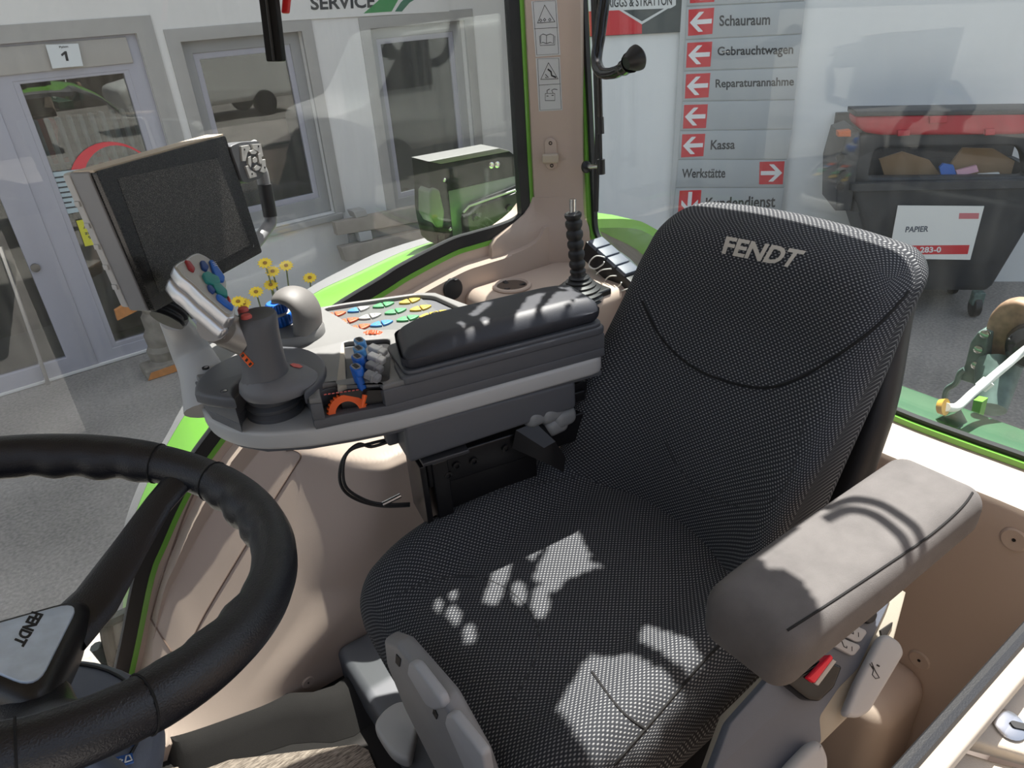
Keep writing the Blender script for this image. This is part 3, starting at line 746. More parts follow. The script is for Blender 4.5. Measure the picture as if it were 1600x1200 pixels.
# lever box
obj('lever_box', join(plate([(-.09, .20), (.035, .17), (-.012, .0), (-.095, .02)], 2.108, 2.1385, KN)), black, con)
wd = kpoly([(523, 541), (537, 535), (541, 600), (527, 606)], 2.148)
obj('lever_gate', plate(wd, 2.137, 2.1475, KN, bev=.001), trimgreige, con, 'pale inner wall of the lever slot')
lev = [((563, 536), (592, 550), bluelit, white), ((562, 549), (590, 563), bluelit, white), ((560, 562), (586, 577), blue, mdgrey), ((558, 578), (583, 591), blue, mdgrey)]  # outer two levers coloured lighter as sunlit, inner two darker as shaded
for i, (c, a, cm, am) in enumerate(lev):
    lz = 2.172
    pc_, pa = KN(V3((*kz(*c, lz), lz))), KN(V3((*kz(a[0] + 8, a[1] + 1, lz - .012), lz - .012)))
    L = (pa - pc_); Ln = L.normalized(); Ls = V3((0, 0, 1)).cross(Ln).normalized()
    obj('lever_arm', join(xf(rbox((L.length * .34, .0078, .006), .003, (2, 1, 1), 3), frame(pc_ + L * .74, Ln, Ls, Ln.cross(Ls))), xf(rbox((.003, .0090, .0075), .002, (1, 1, 1), 2), frame(pc_ + L * .80, Ln, Ls, Ln.cross(Ls)))), am, con, ('white' if i < 2 else 'grey') + ' lever arm')
    ey = (KN(V3((*kz(c[0] + 9, c[1] + 7, lz), lz))) - KN(V3((*kz(c[0] - 9, c[1] - 7, lz), lz)))).normalized()
    nz = V3((.12, .30, .95)); nz = (nz - ey * nz.dot(ey)).normalized(); ex = nz.cross(ey)
    cf = frame(pc_, ey, ex, nz); hexo = [(-.0165, -.002), (-.010, .0085), (.009, .0085), (.0165, .002), (.011, -.0085), (-.010, -.0085)]
    cap = obj('lever_cap', plate(rounded(hexo, .004, 3), -.008, .007, cf, bev=.0025), cm, con, 'blue lever cap')
    obj('lever_leg', xf(rbox((.010, .0062, .018), .004, (1, 1, 1), 3), frame(pc_ - V3((0, 0, .020)), ey, ex, nz)), blue, con)
    obj('cap_inset', plate(rounded([(a_ * .74, b_ * .72) for a_, b_ in hexo], .003, 3), .0066, .0078, cf), mdgrey, cap, 'grey inlay')
    obj('cap_window', plate(rounded([(-.008, -.0034), (.008, -.0034), (.008, .0034), (-.008, .0034)], .0012, 2), .0076, .0083, cf), ink, cap)
# key panel
ptop = 2.140
kp = kpoly([(506, 487), (655, 463), (663, 470), (694, 494), (640, 515), (585, 524), (540, 507)], ptop)
obj('key_panel', plate(kp, 2.1375, ptop, KN, bev=.001), keypanel, con, 'grey key panel')
keys = [((523, 491), keyor, keyor), ((543, 501), keyor, keyor), ((561, 511), keyor, keyor), ((560, 483), keybl, keywh), ((578, 494), keywh, keywh), ((596, 505), keybl, keybl),
        ((599, 476), keygr, keygr), ((618, 486), keygr, keygr), ((637, 497), keygr, keygr), ((640, 470), keyye, keyye), ((657, 481), keyye, keyye), ((672, 492), keyye, keyye), ((687, 489), keyye, keyye)]
def lens(s0, s1):
    h = lambda s: .0112 * (1 - abs(s) ** 2.2)
    k = 6; top_ = [(s0 + (s1 - s0) * i / k) for i in range(k + 1)]
    return [(s * .024, h(s) + .0004) for s in top_] + [(s * .024, -h(s) - .0004) for s in reversed(top_)]
for (c, m1, m2) in keys:
    a, b = kz(*c, ptop + .003); cc = KN(V3((a, b, 0)))
    e1 = (KN(V3((*kz(c[0] + 10, c[1] - 2.2, ptop), 0))) - KN(V3((*kz(c[0] - 10, c[1] + 2.2, ptop), 0)))).normalized(); e2 = V3((0, 0, 1)).cross(e1)
    for lo, hi, mm in ((-.98, -.06, m1), (.06, .98, m2)):
        kb_ = obj('key', plate(lens(lo, hi), ptop - .001, ptop + .0045, frame(cc, e1, e2, (0, 0, 1)), bev=.0016), mm, con)
        s = (lo + hi) / 2 * .021 * .8
        obj('key_symbol', tube([frame(cc, e1, e2, (0, 0, 1))(V3(q)) for q in ((s - .002, -.0022, ptop + .0047), (s + .002, -.0022, ptop + .0047), (s + .002, .0022, ptop + .0047), (s - .002, .0022, ptop + .0047))], .0004, 4), keywh if mm is not keywh else ink, kb_)
# rollers
def ribbed(c, axis, r0, r1, w_, teeth=28, dep=.003):
    axis = V3(axis).normalized(); u = axis.orthogonal().normalized(); v = axis.cross(u); rings = []
    for (rr, hh, tooth) in ((r0, -w_, 0), (r1 - .003, -w_, 0), (r1, -w_ * .7, 1), (r1, w_ * .7, 1), (r1 - .003, w_, 0), (r0, w_, 0)):
        ring = []
        for k in range(teeth * 4):
            a = 2 * pi * k / (teeth * 4); q = rr - (dep if tooth and k % 4 in (0, 1) else 0)
            ring.append(V3(c) + axis * hh + (u * cos(a) + v * sin(a)) * q)
        rings.append(ring)
    g = loft(rings, cap=False); n = teeth * 4; F = list(g[1])
    for k in range(n): F.append((5 * n + k, 5 * n + (k + 1) % n, (k + 1) % n, k))
    return g[0], F
dc = kbp(544, 648, .016) + V3((0, 0, .005))
dax = (KV * -.93 + V3((0, 0, .30)) + KU * -.1).normalized()
obj('orange_dial', ribbed(dc, dax, .020, .0345, .0075, 30, .0028), orange, con, 'orange ribbed thumb dial')
a_ = kbp(570, 617, .004) ; a_2 = kbp(566, 636, -.004)
obj('dial_pointer', tube([a_, a_2], [.0045, .003], 8), orange, con)
lp = kpoly([(508, 616), (557, 609)], 2.149)
p0, p1 = KN(V3((*lp[0], 2.1485))), KN(V3((*lp[1], 2.1485))); e1 = (p1 - p0).normalized()
for k in range(9):
    obj('dial_mark', rb(p0 + e1 * (.052 * k / 8), (.0022, .0016, .0004), .0003, ex=e1), redsoft, con)
rc_ = KN(V3((*kz(588, 530, 2.13), 2.128)))
obj('small_roller', ribbed(rc_, (KV * .75 + KU * .5 + V3((0, 0, .55))), .006, .030, .006, 20, .002), keyor, con, 'small pale orange roller')
# hand rest dome with blue wheels
dcx = KN(V3((*kz(461, 522, 2.15), 2.148)))
obj('dome_base', lathe([(.058, 0), (.058, .012), (.055, .018), (.03, .019)], dcx, (0, 0, 1), 40), deckgrey, con, 'light grey dome base ring')
def domef(v):
    x, y, z = v
    return v
back_dir = (KN(V3((*kz(500, 510, 2.15), 0))) - KN(V3((*kz(430, 510, 2.15), 0)))).normalized()
side_dir = V3((0, 0, 1)).cross(back_dir)
def dpt(px, py): return atp(px, py, dcx, side_dir)
hood_sec = [((481, 522), .0235, .044), ((481, 505), .0235, .0445), ((479, 488), .0225, .043), ((472, 473), .0195, .040), ((460, 464), .0165, .036), ((447, 461), .014, .032), ((437, 463), .011, .027), ((431, 468), .006, .018)]
hc = smoothpath([dpt(*q[0]) for q in hood_sec], 3); nh = len(hc); rings = []
for i in range(nh):
    t = i / 3.0; k0 = min(int(t), len(hood_sec) - 1); k1 = min(k0 + 1, len(hood_sec) - 1); f_ = t - k0
    th_ = hood_sec[k0][1] * (1 - f_) + hood_sec[k1][1] * f_; wd_ = hood_sec[k0][2] * (1 - f_) + hood_sec[k1][2] * f_
    tg_ = (hc[min(i + 1, nh - 1)] - hc[max(i - 1, 0)]).normalized(); nr_ = tg_.cross(side_dir).normalized()
    rings.append([hc[i] + side_dir * (wd_ * cos(a)) + nr_ * (th_ * sin(a)) for a in [2 * pi * k / 24 for k in range(24)]])
obj('hand_rest_dome', loft(rings), domegrey, con, 'warm grey curved hand rest dome', ang=70)
wc = KN(V3((*kz(431, 498, 2.175), 2.177)))
obj('blue_wheel', ribbed(wc, (0, 0, 1), .02, .0360, .0105, 30, .002), blue, con, 'large ribbed blue wheel')
obj('wheel_disc', lathe([(.030, 0), (.030, .011), (.026, .014), (.004, .015)], wc, (0, 0, 1), 32), ltgrey, con)
obj('blue_wheel', ribbed(wc + V3((0, 0, .023)) + back_dir * .008, (0, 0, 1), .01, .021, .009, 24, .002), blue, con, 'small ribbed blue wheel')
obj('dome_screw', lathe([(.0055, -.004), (.0055, .001), (.0045, .003), (.001, .0035)], KN(V3((*kz(455, 527, 2.158), 2.158))) + V3((0, .0, 0)), -KV + V3((0, 0, .4)), 16), domegrey, con)
# arm pad
def padf(v):
    a, b, z = v; u = a / .193
    zz = z * (1 - .0 * u) + (-.010 * max(0, -u - .55) ** 2 * 10 if z > 0 else 0) - (.012 * max(0, u - .6) ** 2 * 5 if z > 0 else 0)
    bb = b * (1 - (.13 if z > 0 else 0) * (z / .024)) * (1 - .10 * max(0, u - .5))
    return KN(V3((.205 + a + (.02 * (.052 + bb) / .11 if u < 0 else 0) * -u, .052 + bb, 2.183 + zz)))
obj('pad_plinth', plate(rounded([(.004, -.014), (.40, -.017), (.40, .128), (.055, .125), (.008, .05)], .015, 3), 2.137, 2.153, KN, bev=.004), dkgrey, con)
pad = obj('arm_pad', rbox((.193, .066, .026), .022, (14, 5, 2), 6, padf), padmat, con, 'dark leatherette arm pad', ang=60)
obj('pad_lip', plate(rounded([(.012, -.010), (.397, -.014), (.397, .118), (.014, .116)], .02, 4), 2.152, 2.160, KN, bev=.003), dkgrey, con)
# joystick
jb = .068
def kj(px, py): return kbp(px, py, jb)
jc = KN(V3((*kz(430, 632, 2.10), 2.089)))
prof = [(.050, 0)]
for i in range(4): prof += [(.050 - .003 * i, .004 + .014 * i), (.052 - .003 * i, .009 + .014 * i), (.044 - .003 * i, .0135 + .014 * i)]
js = obj('joystick', None or (lambda: loft([[c + KU * (wx * cos(2 * pi * k / 20)) + KV * (wy * sin(2 * pi * k / 20)) for k in range(20)] for c, wx, wy in [
    (kj(420, 602), .046, .042), (kj(415, 590), .040, .038), (kj(414, 577), .036, .035), (kj(411, 560), .034, .034), (kj(406, 540), .034, .034), (kj(402, 520), .034, .034), (kj(401, 505), .033, .034), (kj(401, 494), .031, .032), (kj(401, 490), .028, .029)]]))(), M('joystick_grey', (88, 89, 92), .5, bump=.2, bscale=1500), con, 'grey joystick with silver head', ang=50)
obj('bellows', lathe(prof, jc, (0, 0, 1), 32), dkgrey, js, 'dark grey rubber bellows')
skn = [(kj(438, 606), .060, .052), (kj(436, 598), .064, .055), (kj(430, 590), .058, .050), (kj(418, 582), .040, .038)]
sk_ = obj('skirt', loft([[c + KU * (wx * cos(2 * pi * k / 28)) + KV * (wy * sin(2 * pi * k / 28)) for k in range(28)] for c, wx, wy in skn]), M('joystick_skirt', (104, 105, 108), .5, bump=.2, bscale=1200), js, ang=50)
fn_ = V3((-.42, .42, .80)).normalized(); fo = kj(322, 450)
fex = V3((0, 0, 1)).cross(fn_).normalized(); fey = fn_.cross(fex); ff = frame(fo, fex, fey, fn_)
def f2(px, py):
    p = atp(px, py, fo, fn_) - fo; return (p.dot(fex), p.dot(fey))
face = [(283, 408), (290, 404), (297, 398), (308, 393), (322, 399), (340, 412), (351, 428), (355, 442), (352, 452), (358, 466), (369, 486), (366, 494), (352, 480), (336, 463), (317, 447), (303, 428)]
face = [(270, 414), (280, 407), (289, 404), (297, 397), (308, 393), (322, 399), (340, 412), (351, 428), (355, 442), (354, 454), (360, 466), (369, 486), (368, 497), (358, 497), (338, 479), (318, 462), (300, 444), (284, 432)]
fp = [f2(*q) for q in face]
obj('head_shell', plate(rounded(fp, .006, 3), -.022, .0, ff, bev=.004), silver, js, 'upper silver head shell')
obj('head_shell', plate(rounded(fp, .006, 3), -.052, -.0228, ff, bev=.009), silver, js, 'lower silver head shell')
cen = V3((sum(a for a, b in fp) / len(fp), sum(b for a, b in fp) / len(fp), 0))
fi = [(a + (cen.x - a) * .10, b + (cen.y - b) * .10) for a, b in fp]
obj('head_face', plate(rounded(fi, .005, 3), -.001, .0012, ff, bev=.0005), ltgrey, js)
nk = [ff(V3((*f2(345, 480), -.036))), kj(352, 515), kj(385, 530)]
obj('neck', tube(smoothpath(nk, 4), [.026] * 4 + [.028] * 5, 14), M('warm_silver_neck', (150, 146, 140), .4, metal=.4), js, 'pale neck under the head')
def fbtn(name, pts, mat, h_=.006, lab=None):
    return obj(name, plate(rounded([f2(*q) for q in pts], .003, 3), 0, h_, ff, bev=.0018), mat, js, lab)
fbtn('head_button', [(287, 409), (296, 411), (304, 422), (302, 428), (294, 424)], M('dark_red_button', (150, 40, 44), .35), .005, 'dark red button')
fbtn('head_button', [(311, 411), (318, 411), (325, 420), (322, 427), (314, 423)], navy, .006, 'navy button')
fbtn('head_button', [(325, 410), (331, 410), (350, 436), (349, 443), (341, 443), (331, 428)], blue, .006, 'long blue rocker')
fbtn('head_button', [(314, 432), (322, 428), (340, 437), (343, 446), (332, 450), (320, 444)], teal, .007, 'teal button')
fbtn('head_button', [(330, 448), (342, 447), (353, 458), (354, 468), (343, 464), (334, 457)], teal, .007, 'teal button')
fbtn('head_button', [(322, 448), (330, 450), (336, 458), (332, 462), (325, 456)], navy, .006, 'navy button')
fbtn('head_button', [(336, 463), (344, 465), (364, 482), (362, 488), (350, 480), (338, 470)], blue, .006, 'long blue button')
fbtn('head_button', [(354, 464), (359, 468), (360, 474), (356, 474)], redp, .004, 'tiny red button')
for k in range(3):
    obj('rocker_mark', tube([ff(V3((*f2(330 + k * 1.5, 415 + k * 2.6), .0064))), ff(V3((*f2(335 + k * 1.5, 414 + k * 2.6), .0064)))], .0004, 4), white, js)
for px, py in ((380, 485), (385, 496)):
    c = atz(px, py, kj(401, 490).z + .001)
    obj('shaft_button', lathe([(.0085, -.006), (.0085, .002), (.007, .0045), (.002, .005)], c, V3((0, 0, 1)), 20), redsoft, js, 'round red button')
# orange strip and hexagon mark
tr = bvh(js)
def patch(q, host_tree, nu=6, nv=4, lift=.0008):
    f = quad(q); V = []; F = []
    for j in range(nv + 1):
        for i in range(nu + 1):
            p, n = drape(*f(i / nu, 1 - j / nv), host_tree, lift); V.append(p if p else (V[-1] if V else fo))
    for j in range(nv):
        for i in range(nu): a = j * (nu + 1) + i; F.append((a, a + 1, a + nu + 2, a + nu + 1))
    return V, F
oq = [(366, 545), (371, 539), (397, 568), (391, 574)]
obj('orange_label', patch(oq, tr), orange, js, 'orange strip with black symbols')
for t in (.12, .36, .60, .82):
    m = lambda u: (oq[0][0] + (oq[3][0] - oq[0][0]) * u + 2.2, oq[0][1] + (oq[3][1] - oq[0][1]) * u)
    a, b = m(t), m(t + .1)
    obj('label_symbol', patch([(a[0], a[1]), (a[0] + 3.4, a[1] - 3.6), (b[0] + 3.4, b[1] - 3.6), (b[0], b[1])], tr, 2, 2, .0014), ink, js)
a, b = kz(463, 572, 2.175)
hexp, hn = drape(463, 572, bvh(sk_), .0006)
if hexp: obj('hexagon_mark', lathe([(.0105, 0), (.0105, .0006), (.001, .0007)], hexp, hn, 6), redsoft, js, 'red hexagonal mark')
# arm, bracket and mechanism below the console
obj('arm_box', xf(rbox((.172, .055, .036), .010, (3, 2, 1), 4), lambda v: KN(V3((.168 + v.x, .052 + v.y - .004, 2.018 + v.z * (1 - .15 * v.x / .172))))), dkgrey, con, 'dark grey box below the console')
obj('cable_clip', xf(rbox((.012, .016, .03), .006, (1, 1, 1), 3), lambda v: KN(V3((-.012 + v.x, .07 + v.y, 2.015 + v.z)))), dkgrey, con)
obj('bracket', join(rb(KN(V3((.20, .055, 1.93))), (.17, .045, .032), .004, ex=KU), rb(KN(V3((.055, .055, 1.865))), (.016, .05, .09), .003, ex=KU), rb(KN(V3((.022, .055, 1.88))), (.006, .05, .075), .002, ex=KU), rb(KN(V3((.16, .055, 1.87))), (.1, .035, .05), .003, ex=KU)), steel_blk, con, 'black steel bracket')
obj('bracket_plate', rb(KN(V3((.065, .02, 1.968))), (.045, .03, .004), .002, ex=KU), M('worn_black_plate', (70, 70, 72), .35, metal=.4), con)
obj('bracket_rail', rb(KN(V3((.28, .03, 2.0))), (.09, .02, .012), .004, ex=KU), steel_blk, con)
for px, py in ((713, 727), (740, 720), (700, 742), (790, 700)):
    c = kbp(px, py, .008)
    obj('bolt', lathe([(.008, -.004), (.008, .004), (.0045, .0045), (.004, .001)], c, -KV, 16), steel_blk, con)
gm = M('pale_grey_gaiter', (128, 130, 130), .45)
for (px, py, r) in ((836, 648, .022), (858, 643, .022), (878, 650, .024), (866, 662, .026)):
    c = kbp(px, py, .012)
    obj('retractor_cover', xf(rbox((.028, .020, .020), .017, (2, 2, 2), 4), lambda v: c + v), gm, con, 'pale grey lump of the belt retractor')
obj('perforated_bracket', rb(kbp(878, 612, .03), (.05, .01, .014), .002, ex=KU), steel_blk, con)
obj('belt_guide', loft([[kbp(x, y, .0) for x, y in [(806, 672), (836, 660), (850, 664), (832, 690), (800, 700)]], [kbp(x, y, -.03) for x, y in [(850, 700), (868, 690), (884, 715), (880, 738), (862, 728)]]]), black, con, 'black belt guide')
for k, pts in enumerate(([(612, 685), (575, 694), (548, 703), (534, 722), (531, 750), (541, 770), (566, 784), (600, 791), (640, 790)], [(608, 690), (580, 698), (560, 694), (540, 712), (536, 742), (543, 764), (570, 781), (600, 788), (640, 787)])):
    obj('cable', tube(smoothpath([kbp(x, y, .10 - .01 * k) for x, y in pts], 5), .0032, 8), rubber, con, 'black looped cable')
obj('cable_connector', tube([kbp(598, 788, .085), kbp(626, 774, .085)], .005, 10), chrome, con, 'silver cable end')

# ================================================================== DISPLAY TERMINAL
_mt = [V3((-.099, -1.01, 2.544)), V3((-.302, -1.173, 2.54)), V3((-.316, -1.178, 2.349)), V3((-.113, -1.015, 2.354))]
_mt = [CAM + (p - CAM) * (.30 / .26) for p in _mt]
TO, TX, TY = _mt[0], _mt[1] - _mt[0], _mt[3] - _mt[0]
TN = TX.cross(TY).normalized()
if TN.dot(CAM - TO) < 0: TN = -TN
TXn = TX.normalized()
def tf(px, py):
    p = atp(px, py, TO, TN) - TO
    # solve p = u TX + v TY
    a, b, c_, d, e = TX.dot(TX), TX.dot(TY), TY.dot(TY), p.dot(TX), p.dot(TY)
    k = a * c_ - b * b; return ((d * c_ - e * b) / k, (e * a - d * b) / k)
def tfn(v): return TO + TX * v[0] + TY * v[1] + TN * v[2]
term = thing('display_terminal', 'dusty black display terminal with keypad handle on a grey arm', 'display', tuple(_mt[3]))
full = rounded([(0, 0), (1, 0), (1, 1), (0, 1)], .02, 3)
obj('front_bezel', plate(full, -.012, .0, tfn, bev=.002), screenm, term, 'black dusty bezel')
scr = [tf(*q) for q in [(183, 279), (339, 247), (391, 382), (249, 458)]]
scm = screen_mat(); scm.name = 'dusty_screen_glass'
for n_ in scm.node_tree.nodes:
    if n_.type == 'MIX': n_.inputs[6].default_value = (.022, .021, .021, 1); n_.inputs[7].default_value = (.17, .165, .15, 1)
obj('screen', plate(scr, -.001, .0006, tfn), scm, term, 'dark grey screen')
obj('housing', plate(rounded([(-.012, -.006), (1, 0), (1, 1), (-.012, 1.0)], .03, 3), -.045, -.011, tfn, bev=.003), mdgrey, term, 'grey housing of the display')
obj('back_case', plate(rounded([(-.018, .0), (.99, .02), (.99, .98), (-.018, .97)], .03, 3), -.056, -.044, tfn, bev=.003), ltgrey, term, 'pale back case')
for k in range(5):
    obj('vent_tab', rb(tfn(V3((-.019, .2 + .15 * k, -.050))), (.0025, .0045, .004), .001, ex=TXn), ltgrey, term)
obj('top_edge', plate([(.0, -.010), (1, -.012), (1, .006), (0, .006)], -.04, -.004, tfn, bev=.001), beige_lt, term, 'pale top edge')
def tpl(pts, z0, z1, bev=.001, rnd=.0):
    q = [tf(*p) for p in pts]; return plate(rounded(q, rnd, 3) if rnd else q, z0, z1, tfn, bev=bev)
hd = obj('keypad_handle', tpl([(357, 228), (372, 222), (402, 220), (411, 268), (408, 277), (384, 287), (376, 284), (360, 240)], -.022, .004, .004, .02), dkgrey, term, 'grey keypad block on the handle')
kk = [((371, 229), (383, 227), (386, 232), (381, 239), (378, 252), (373, 252)), ((388, 226), (402, 225), (406, 244), (401, 247), (398, 237), (390, 233)), ((378, 260), (382, 259), (386, 266), (395, 271), (396, 276), (385, 279)), ((402, 251), (409, 249), (411, 268), (407, 270), (401, 268), (404, 260))]
for q in kk: obj('keypad_key', tpl(q, .003, .008, .001), ltgrey, hd)
for q in ([(384, 237), (390, 234), (396, 238), (393, 241), (387, 241)], [(382, 246), (386, 244), (387, 254), (386, 262), (382, 256)], [(397, 241), (401, 240), (404, 250), (402, 257), (399, 254)], [(391, 262), (395, 258), (402, 261), (398, 266), (393, 267)], [(389, 248), (393, 245), (396, 248), (396, 253), (392, 255), (389, 253)]):
    obj('keypad_key', tpl(q, .003, .0085, .001), ltgrey, hd)
for (x, y) in ((376, 234), (398, 229), (388, 272), (408, 262)):
    obj('key_symbol', tpl([(x - 1, y - 1.5), (x + 1, y - 1.5), (x + 1, y + 1.5), (x - 1, y + 1.5)], .0078, .0084, .0002), ink, hd)
cc = tfn(V3((*tf(409, 231), -.016)))
obj('roller_knob', ribbed(cc, TXn * .5 + TY.normalized() * -.2 + TN * .6, .003, .014, .010, 16, .002), ltgrey, term, 'ribbed roller knob')
hp = [tfn(V3((*tf(x, y), -.012))) for x, y in [(409, 258), (417, 268), (423, 300), (431, 342), (424, 358), (404, 384), (396, 384)]]
obj('handle_loop', tube(smoothpath(hp, 5), [.011] * 4 + [.012] * 26 + [.013], 12), mdgrey, term, 'light grey handle loop')
hp2 = [tfn(V3((*tf(x, y), -.008))) for x, y in [(419, 288), (423, 310), (428, 338)]]
obj('handle_grip', tube(smoothpath(hp2, 4), .0132, 12), rubber, term, 'black handle grip')
bc = [tfn(V3((*tf(x, y), -.03))) for x, y in [(300, 458), (292, 478), (284, 502)]]
bpath = smoothpath(bc, 10); rr = [(.043 if i % 4 < 2 else .036) - .010 * i / len(bpath) for i in range(len(bpath))]
obj('bellows', tube(bpath, rr, 20, flat=(TN, .6)), rubber, term, 'black ribbed bellows')
ap = [KN(V3((*kz(x, y, z), z))) for x, y, z in [(272, 500, 2.25), (284, 520, 2.215), (300, 552, 2.17), (318, 590, 2.13), (330, 640, 2.08)]]
obj('mount_arm', tube(smoothpath(ap, 5), [.024 + .0012 * i for i in range(21)], 16, flat=((KU * .3 + KV).normalized(), .55)), ltgrey, term, 'light grey mounting arm')

# ================================================================== STEERING WHEEL
WT = .294; WC = V3((.1, -.6386, 2.296)); WNn = V3((-sin(WT), 0, cos(WT))); WX = V3((cos(WT), 0, sin(WT))); WY = V3((0, 1, 0))
def wf(h): return frame(WC + WNn * h, WX, WY, WNn)
def wpx(px, py, h):
    p = atp(px, py, WC + WNn * h, WNn) - (WC + WNn * h); return (p.dot(WX), p.dot(WY))
wheel = thing('steering_wheel', 'black leather steering wheel with triangular silver hub plate', 'steering wheel', tuple(WC))
RW = .215; NA = 180; rings = []
SPK = [radians(a) for a in (-143, 97, -23)]
for i in range(NA):
    a = 2 * pi * i / NA
    dsp = min(abs((a - s + pi) % (2 * pi) - pi) for s in SPK)
    grip = sstep(radians(11), radians(17), dsp) * (1 - sstep(radians(44), radians(50), dsp)) + 0
    rad = .0202 + .0012 * sstep(radians(9), radians(12), dsp)
    ring = []
    for k in range(16):
        b = 2 * pi * k / 16
        er, en = cos(b), sin(b)
        bumpf = max(0, -er * .85 - en * .45)
        rr_ = rad + bumpf * grip * .0024 * (sin(dsp * 30) - .1) + .004 * bumpf * sstep(radians(9), radians(26), dsp) * (1 - sstep(radians(30), radians(56), dsp))
        R_ = RW + rr_ * er
        ring.append(WC + (WX * cos(a) + WY * sin(a)) * R_ + WNn * (rr_ * 1.12 * en))
    rings.append(ring)
V, F = loft(rings + [rings[0]], cap=False)
obj('rim', (V, F), leather, wheel, 'black leather rim', ang=80)
for s in SPK:
    for d in (-10.0, 10.0):
        a = s + radians(d); e = WX * cos(a) + WY * sin(a); c = WC + e * RW
        obj('rim_seam', tube([c + (e * cos(b) + WNn * sin(b) * 1.12) * .0209 for b in [2 * pi * k / 20 for k in range(20)]], .0009, 5, closed=True), seammat, wheel)
    e = WX * cos(s) + WY * sin(s); tg = WNn.cross(e)
    sec = []
    for r_, h_, w_, t_ in ((.045, -.108, .030, .012), (.085, -.094, .027, .012), (.13, -.056, .021, .010), (.17, -.022, .017, .009), (.205, -.004, .018, .010)):
        c = WC + e * r_ + WNn * h_
        sec.append([c + tg * (w_ * cos(b)) + WNn * (t_ * sin(b)) for b in [2 * pi * k / 14 for k in range(14)]])
    obj('spoke', loft(sec), leather, wheel, 'black spoke')
def tri(r, rnd=.02): return rounded([(r * cos(s), r * sin(s)) for s in (SPK[0], SPK[2], SPK[1])], rnd, 6)
obj('hub', loft([[wf(h)(V3((x, y, 0))) for x, y in tri(r, rn)] for h, r, rn in ((-.082, .078, .030), (-.088, .088, .034), (-.10, .092, .036), (-.135, .080, .036), (-.165, .060, .03))]), black, wheel, 'black hub', ang=50)
obj('hub_plate', plate(tri(.068, .024), -.0835, -.0795, wf(0), bev=.0012), plate_m, wheel, 'brushed silver triangular plate')
tq = [wpx(*q, -.0793) for q in [(68, 960), (37, 1011), (20, 1004), (50, 955)]]
tq = [(a, b) for a, b in tq]
def tquad(v):
    u_, v_ = v.x, v.y
    t = [tq[0][i] + (tq[1][i] - tq[0][i]) * u_ for i in (0, 1)]; b = [tq[3][i] + (tq[2][i] - tq[3][i]) * u_ for i in (0, 1)]
    return wf(-.0793)(V3((t[0] * v_ + b[0] * (1 - v_), t[1] * v_ + b[1] * (1 - v_), v.z)))
obj('hub_lettering', text('FENDT', 1, .0004, .035, 0, tquad, unit=True), ink, wheel, 'black lettering on the hub plate', smooth=False)
col = thing('steering_column', 'grey steering column housing with blue light symbols below the wheel', 'steering column', tuple(WC - WNn * .45))
obj('shroud', loft([[wf(h)(V3((r * cos(2 * pi * k / 24) * 1.0, r * .85 * sin(2 * pi * k / 24) + .01, 0))) for k in range(24)] for h, r in ((-.16, .045), (-.19, .055), (-.24, .066), (-.32, .07), (-.5, .075))]), slate, col, 'slate grey shroud')
obj('stalk', tube([wf(-.185)(V3((-.03, .03, 0))), wf(-.17)(V3((-.06, .10, 0))), wf(-.15)(V3((-.07, .155, 0)))], [.012, .011, .009], 12), slate, col, 'grey control stalk')
pod_ = obj('instrument_pod', lathe([(.02, -.19), (.085, -.192), (.098, -.195), (.104, -.198), (.112, -.200), (.119, -.208), (.122, -.23), (.115, -.30), (.09, -.5)], WC, WNn, 56), slate, col, 'slate grey round pod')
obj('pod_ring', tube([WC + WNn * -.1945 + (WX * cos(2 * pi * k / 48) + WY * sin(2 * pi * k / 48)) * .101 for k in range(48)], .0016, 6, closed=True), rubber, col)
for q in ([(178, 1158), (207, 1150), (209, 1164), (180, 1172)], [(180, 1184), (207, 1177), (209, 1191), (182, 1199)]):
    pp = [wpx(*c, -.1915) for c in q]
    ib = obj('light_symbol', plate(pp, -.1925, -.1908, wf(0)), iconblue, col, 'blue light symbol')
    m = lambda u, v: wf(-.1906)(V3((pp[0][0] + (pp[1][0] - pp[0][0]) * u + (pp[3][0] - pp[0][0]) * v, pp[0][1] + (pp[1][1] - pp[0][1]) * u + (pp[3][1] - pp[0][1]) * v, 0)))
    obj('symbol_line', tube([m(.5, .8), m(.62, .2), m(.8, .2), m(.9, .75), m(.5, .8)], .0008, 5), white, ib)
    obj('symbol_line', tube([m(.12, .5), m(.25, .35), m(.38, .5), m(.25, .65), m(.12, .5)], .0007, 5), white, ib)

# ================================================================== SMALL THINGS ON THE REAR RIGHT
# cup holder recess ring
cup = thing('cup_holder', 'beige round cup holder in the shelf beside the window', 'cup holder', tuple(atz(800, 448, 1.999)))
cc = atz(800, 448, 2.0)
obj('rim', lathe([(.040, -.001), (.052, .0), (.054, .004), (.052, .008), (.045, .009), (.042, .004), (.040, .002)], cc, (0, 0, 1), 40), beige, cup)
obj('bowl', lathe([(.0415, .004), (.040, .0015), (.001, .0012)], cc, (0, 0, 1), 40), M('cup_bowl_shade_brown', (84, 70, 61), .6), cup, 'brown shaded bowl')  # painted darker so the shallow bowl looks deep and shaded
for k in range(3):
    a = .5 + k * 2.1; obj('cup_finger', rb(cc + V3((.028 * cos(a), .028 * sin(a), .004)), (.009, .006, .002), .001, ex=(cos(a), sin(a), .25)), black, cup)
